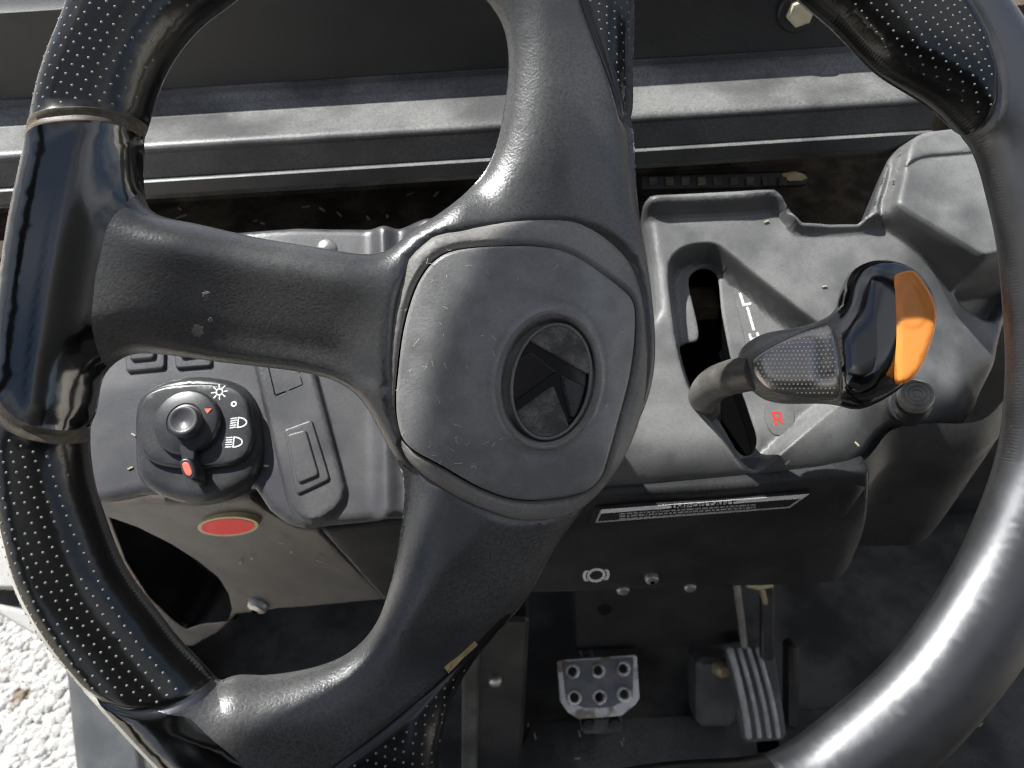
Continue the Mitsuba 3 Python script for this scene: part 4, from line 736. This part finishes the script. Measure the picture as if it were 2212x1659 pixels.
# ------------------------------------------------------------------ unseen things added for shade and dark reflections
h1, h2 = W.world(W.loc(1140, 540, .018)[None], .018)[0], W.world(W.loc(915, 1060, .018)[None], .018)[0]
pdir = (h1 - h2) / np.linalg.norm(h1 - h2) + 1.0 * SUN; pdir /= np.linalg.norm(pdir)
pw = np.cross(pdir, SUN); pw /= np.linalg.norm(pw); pw = pw if pw @ (.92 * R - .4 * U) > 0 else -pw
pm = (h1 + h2) / 2 + .60 * SUN + pw * .016; kk0, kk1 = (FLZ - pm[2]) / pdir[2], (CAM[2] + .46 - pm[2]) / pdir[2]
pst = thing('added_shade_post', 'unseen dark bar added on the left to cast shade on the wheel hub', 'post')  # added out of view to throw the slanted shade across the pad
add(pst + '__post', box(pm + pdir * (kk0 + kk1) / 2, pw, np.cross(pdir, pw), pdir, (.050, .03, kk1 - kk0), .008), 'unseen_black')
seat = thing('added_dark_seat', 'unseen dark seat added behind the viewer to blacken reflections', 'seat')  # added behind the eye, shaped as a dark reflector for the rim
add(seat + '__cushion', box((.30, -.16, FLZ + .30), XV, YV, ZV, (1.1, .46, .13), .03), 'unseen_black')
sby, sbz = np.array([0, .97, .24]), np.array([0, -.24, .97])
add(seat + '__backrest', box((.30, -.25, CAM[2] - .32), XV, sby, sbz, (1.1, .10, .64), .03), 'unseen_black')
add(seat + '__dark_screen', box((-.08, -.245, CAM[2] + .24), XV, sby, sbz, (.62, .09, .64), .035), 'unseen_black')  # tall dark slab added so the glossy rim reflects black

# ------------------------------------------------------------------ small things
vs = thing('slotted_strip', 'thin dark slotted strip in the gutter behind the right console', 'strip')
Pv = Frame(hit(1560, 392, np.array([0, .47, 0]), YV), XV, -YV + .8 * ZV)
vo = Polygon(Pv.pts([(1385, 379), (1500, 376), (1690, 370), (1742, 372), (1748, 388), (1738, 402), (1600, 408), (1385, 412)])).buffer(-.001).buffer(.001)
add(vs + '__strip', relief(Pv, vo, .003, .004, .0015, .006), 'dark_plastic', smooth=40)
for i, u in enumerate(np.linspace(1402, 1680, 9)):
    add(vs + '__slat', plate(Pv, Polygon(Pv.pts([(u, 384), (u + 16, 383), (u + 17, 400), (u + 1, 401)], .003)), .0028, .0052), 'dirt_black', smooth=False)
lf = Polygon(Pv.pts([(1690, 374), (1712, 371), (1738, 376), (1746, 384), (1730, 391), (1705, 392), (1692, 385)], .004))
add('dry_leaf', relief(Pv, lf, lambda xy: .005 + .002 * np.sin(xy[:, 0] * 300), .002, .0006, .0015), 'leaf_dry', 'small dry tan leaf lying at the end of the slotted strip', 'leaf', smooth=40)
lr = np.random.default_rng(11); hairs = []
for i in range(64):
    c = np.array([rng.uniform(padp.bounds[0] - .01, pc[0] + (-.012 if i % 4 else .05)), rng.uniform(padp.bounds[1], padp.bounds[3])])
    if not hubp.buffer(-.004).contains(Point(c)) or ell(e_o, *EO, ER).buffer(.001).contains(Point(c)): continue
    a, L_, k_ = lr.uniform(0, 6.3), lr.uniform(.001, .0032), lr.uniform(-500, 500); tt = np.linspace(0, 1, 6); th = a + k_ * L_ * tt
    q = c + np.cumsum(np.c_[np.cos(th), np.sin(th)] * L_ / 5, 0); hh = np.where(inside(padp, q), pad_h(q), hub_h(q)) + .00012
    hairs.append(tube(W.world(q, hh), .00007, 4, False))
add('lint', pile(*hairs), 'straw', 'pale lint fibres scattered over the horn pad', 'lint', kind='stuff', smooth=False)
crumbs = []
def crumb(p, n, L_, w_):
    a = np.cross(n, lr.normal(size=3)); a /= np.linalg.norm(a); b = np.cross(n, a); crumbs.append(box(p + n * w_ * .4, a, b, n, (L_, w_, w_ * .7), w_ * .2))
for i in range(46):
    q = np.array([lr.uniform(mpl.bounds[0], mpl.bounds[2]), lr.uniform(mpl.bounds[1], mpl.bounds[3])]); crumb(Pm.world(q[None], .0022)[0], ZV, lr.uniform(.003, .010), lr.uniform(.0012, .0025))
for u, v in ((520, 1215), (545, 1205), (470, 1130), (690, 1210), (610, 1170), (630, 1190)): crumb(hit(u, v, Pk.o + Pk.n * .002, Pk.n), Pk.n, .004, .0012)
for i in range(12): u, v = lr.uniform(320, 1030), 0; p = hit(u, 440 - .06 * (u - 700) + lr.uniform(-25, 40), np.array([0, 0, tr[1] - .011]), ZV); crumb(p, ZV, lr.uniform(.003, .009), lr.uniform(.001, .002))
for u, v in ((576, 1007), (283, 1012), (290, 940), (330, 985), (1655, 480), (1780, 620), (1850, 960), (1700, 1000)): crumb(Pd.world(Pd.loc(u, v)[None], .0004)[0], Pd.n, .0032, .0011)
add('chaff', pile(*crumbs), 'chaff_tan', 'scattered pale chaff and straw crumbs on the floor and dashboard', 'chaff', kind='stuff', smooth=False)
hb = thing('corner_bracket', 'dull grey bracket in the dark top left corner', 'bracket')
add(hb + '__plate', box(at(22, 45, .60), R + .3 * U, U - .3 * R, F, (.036, .045, .02), .006), 'sleeve_grey')
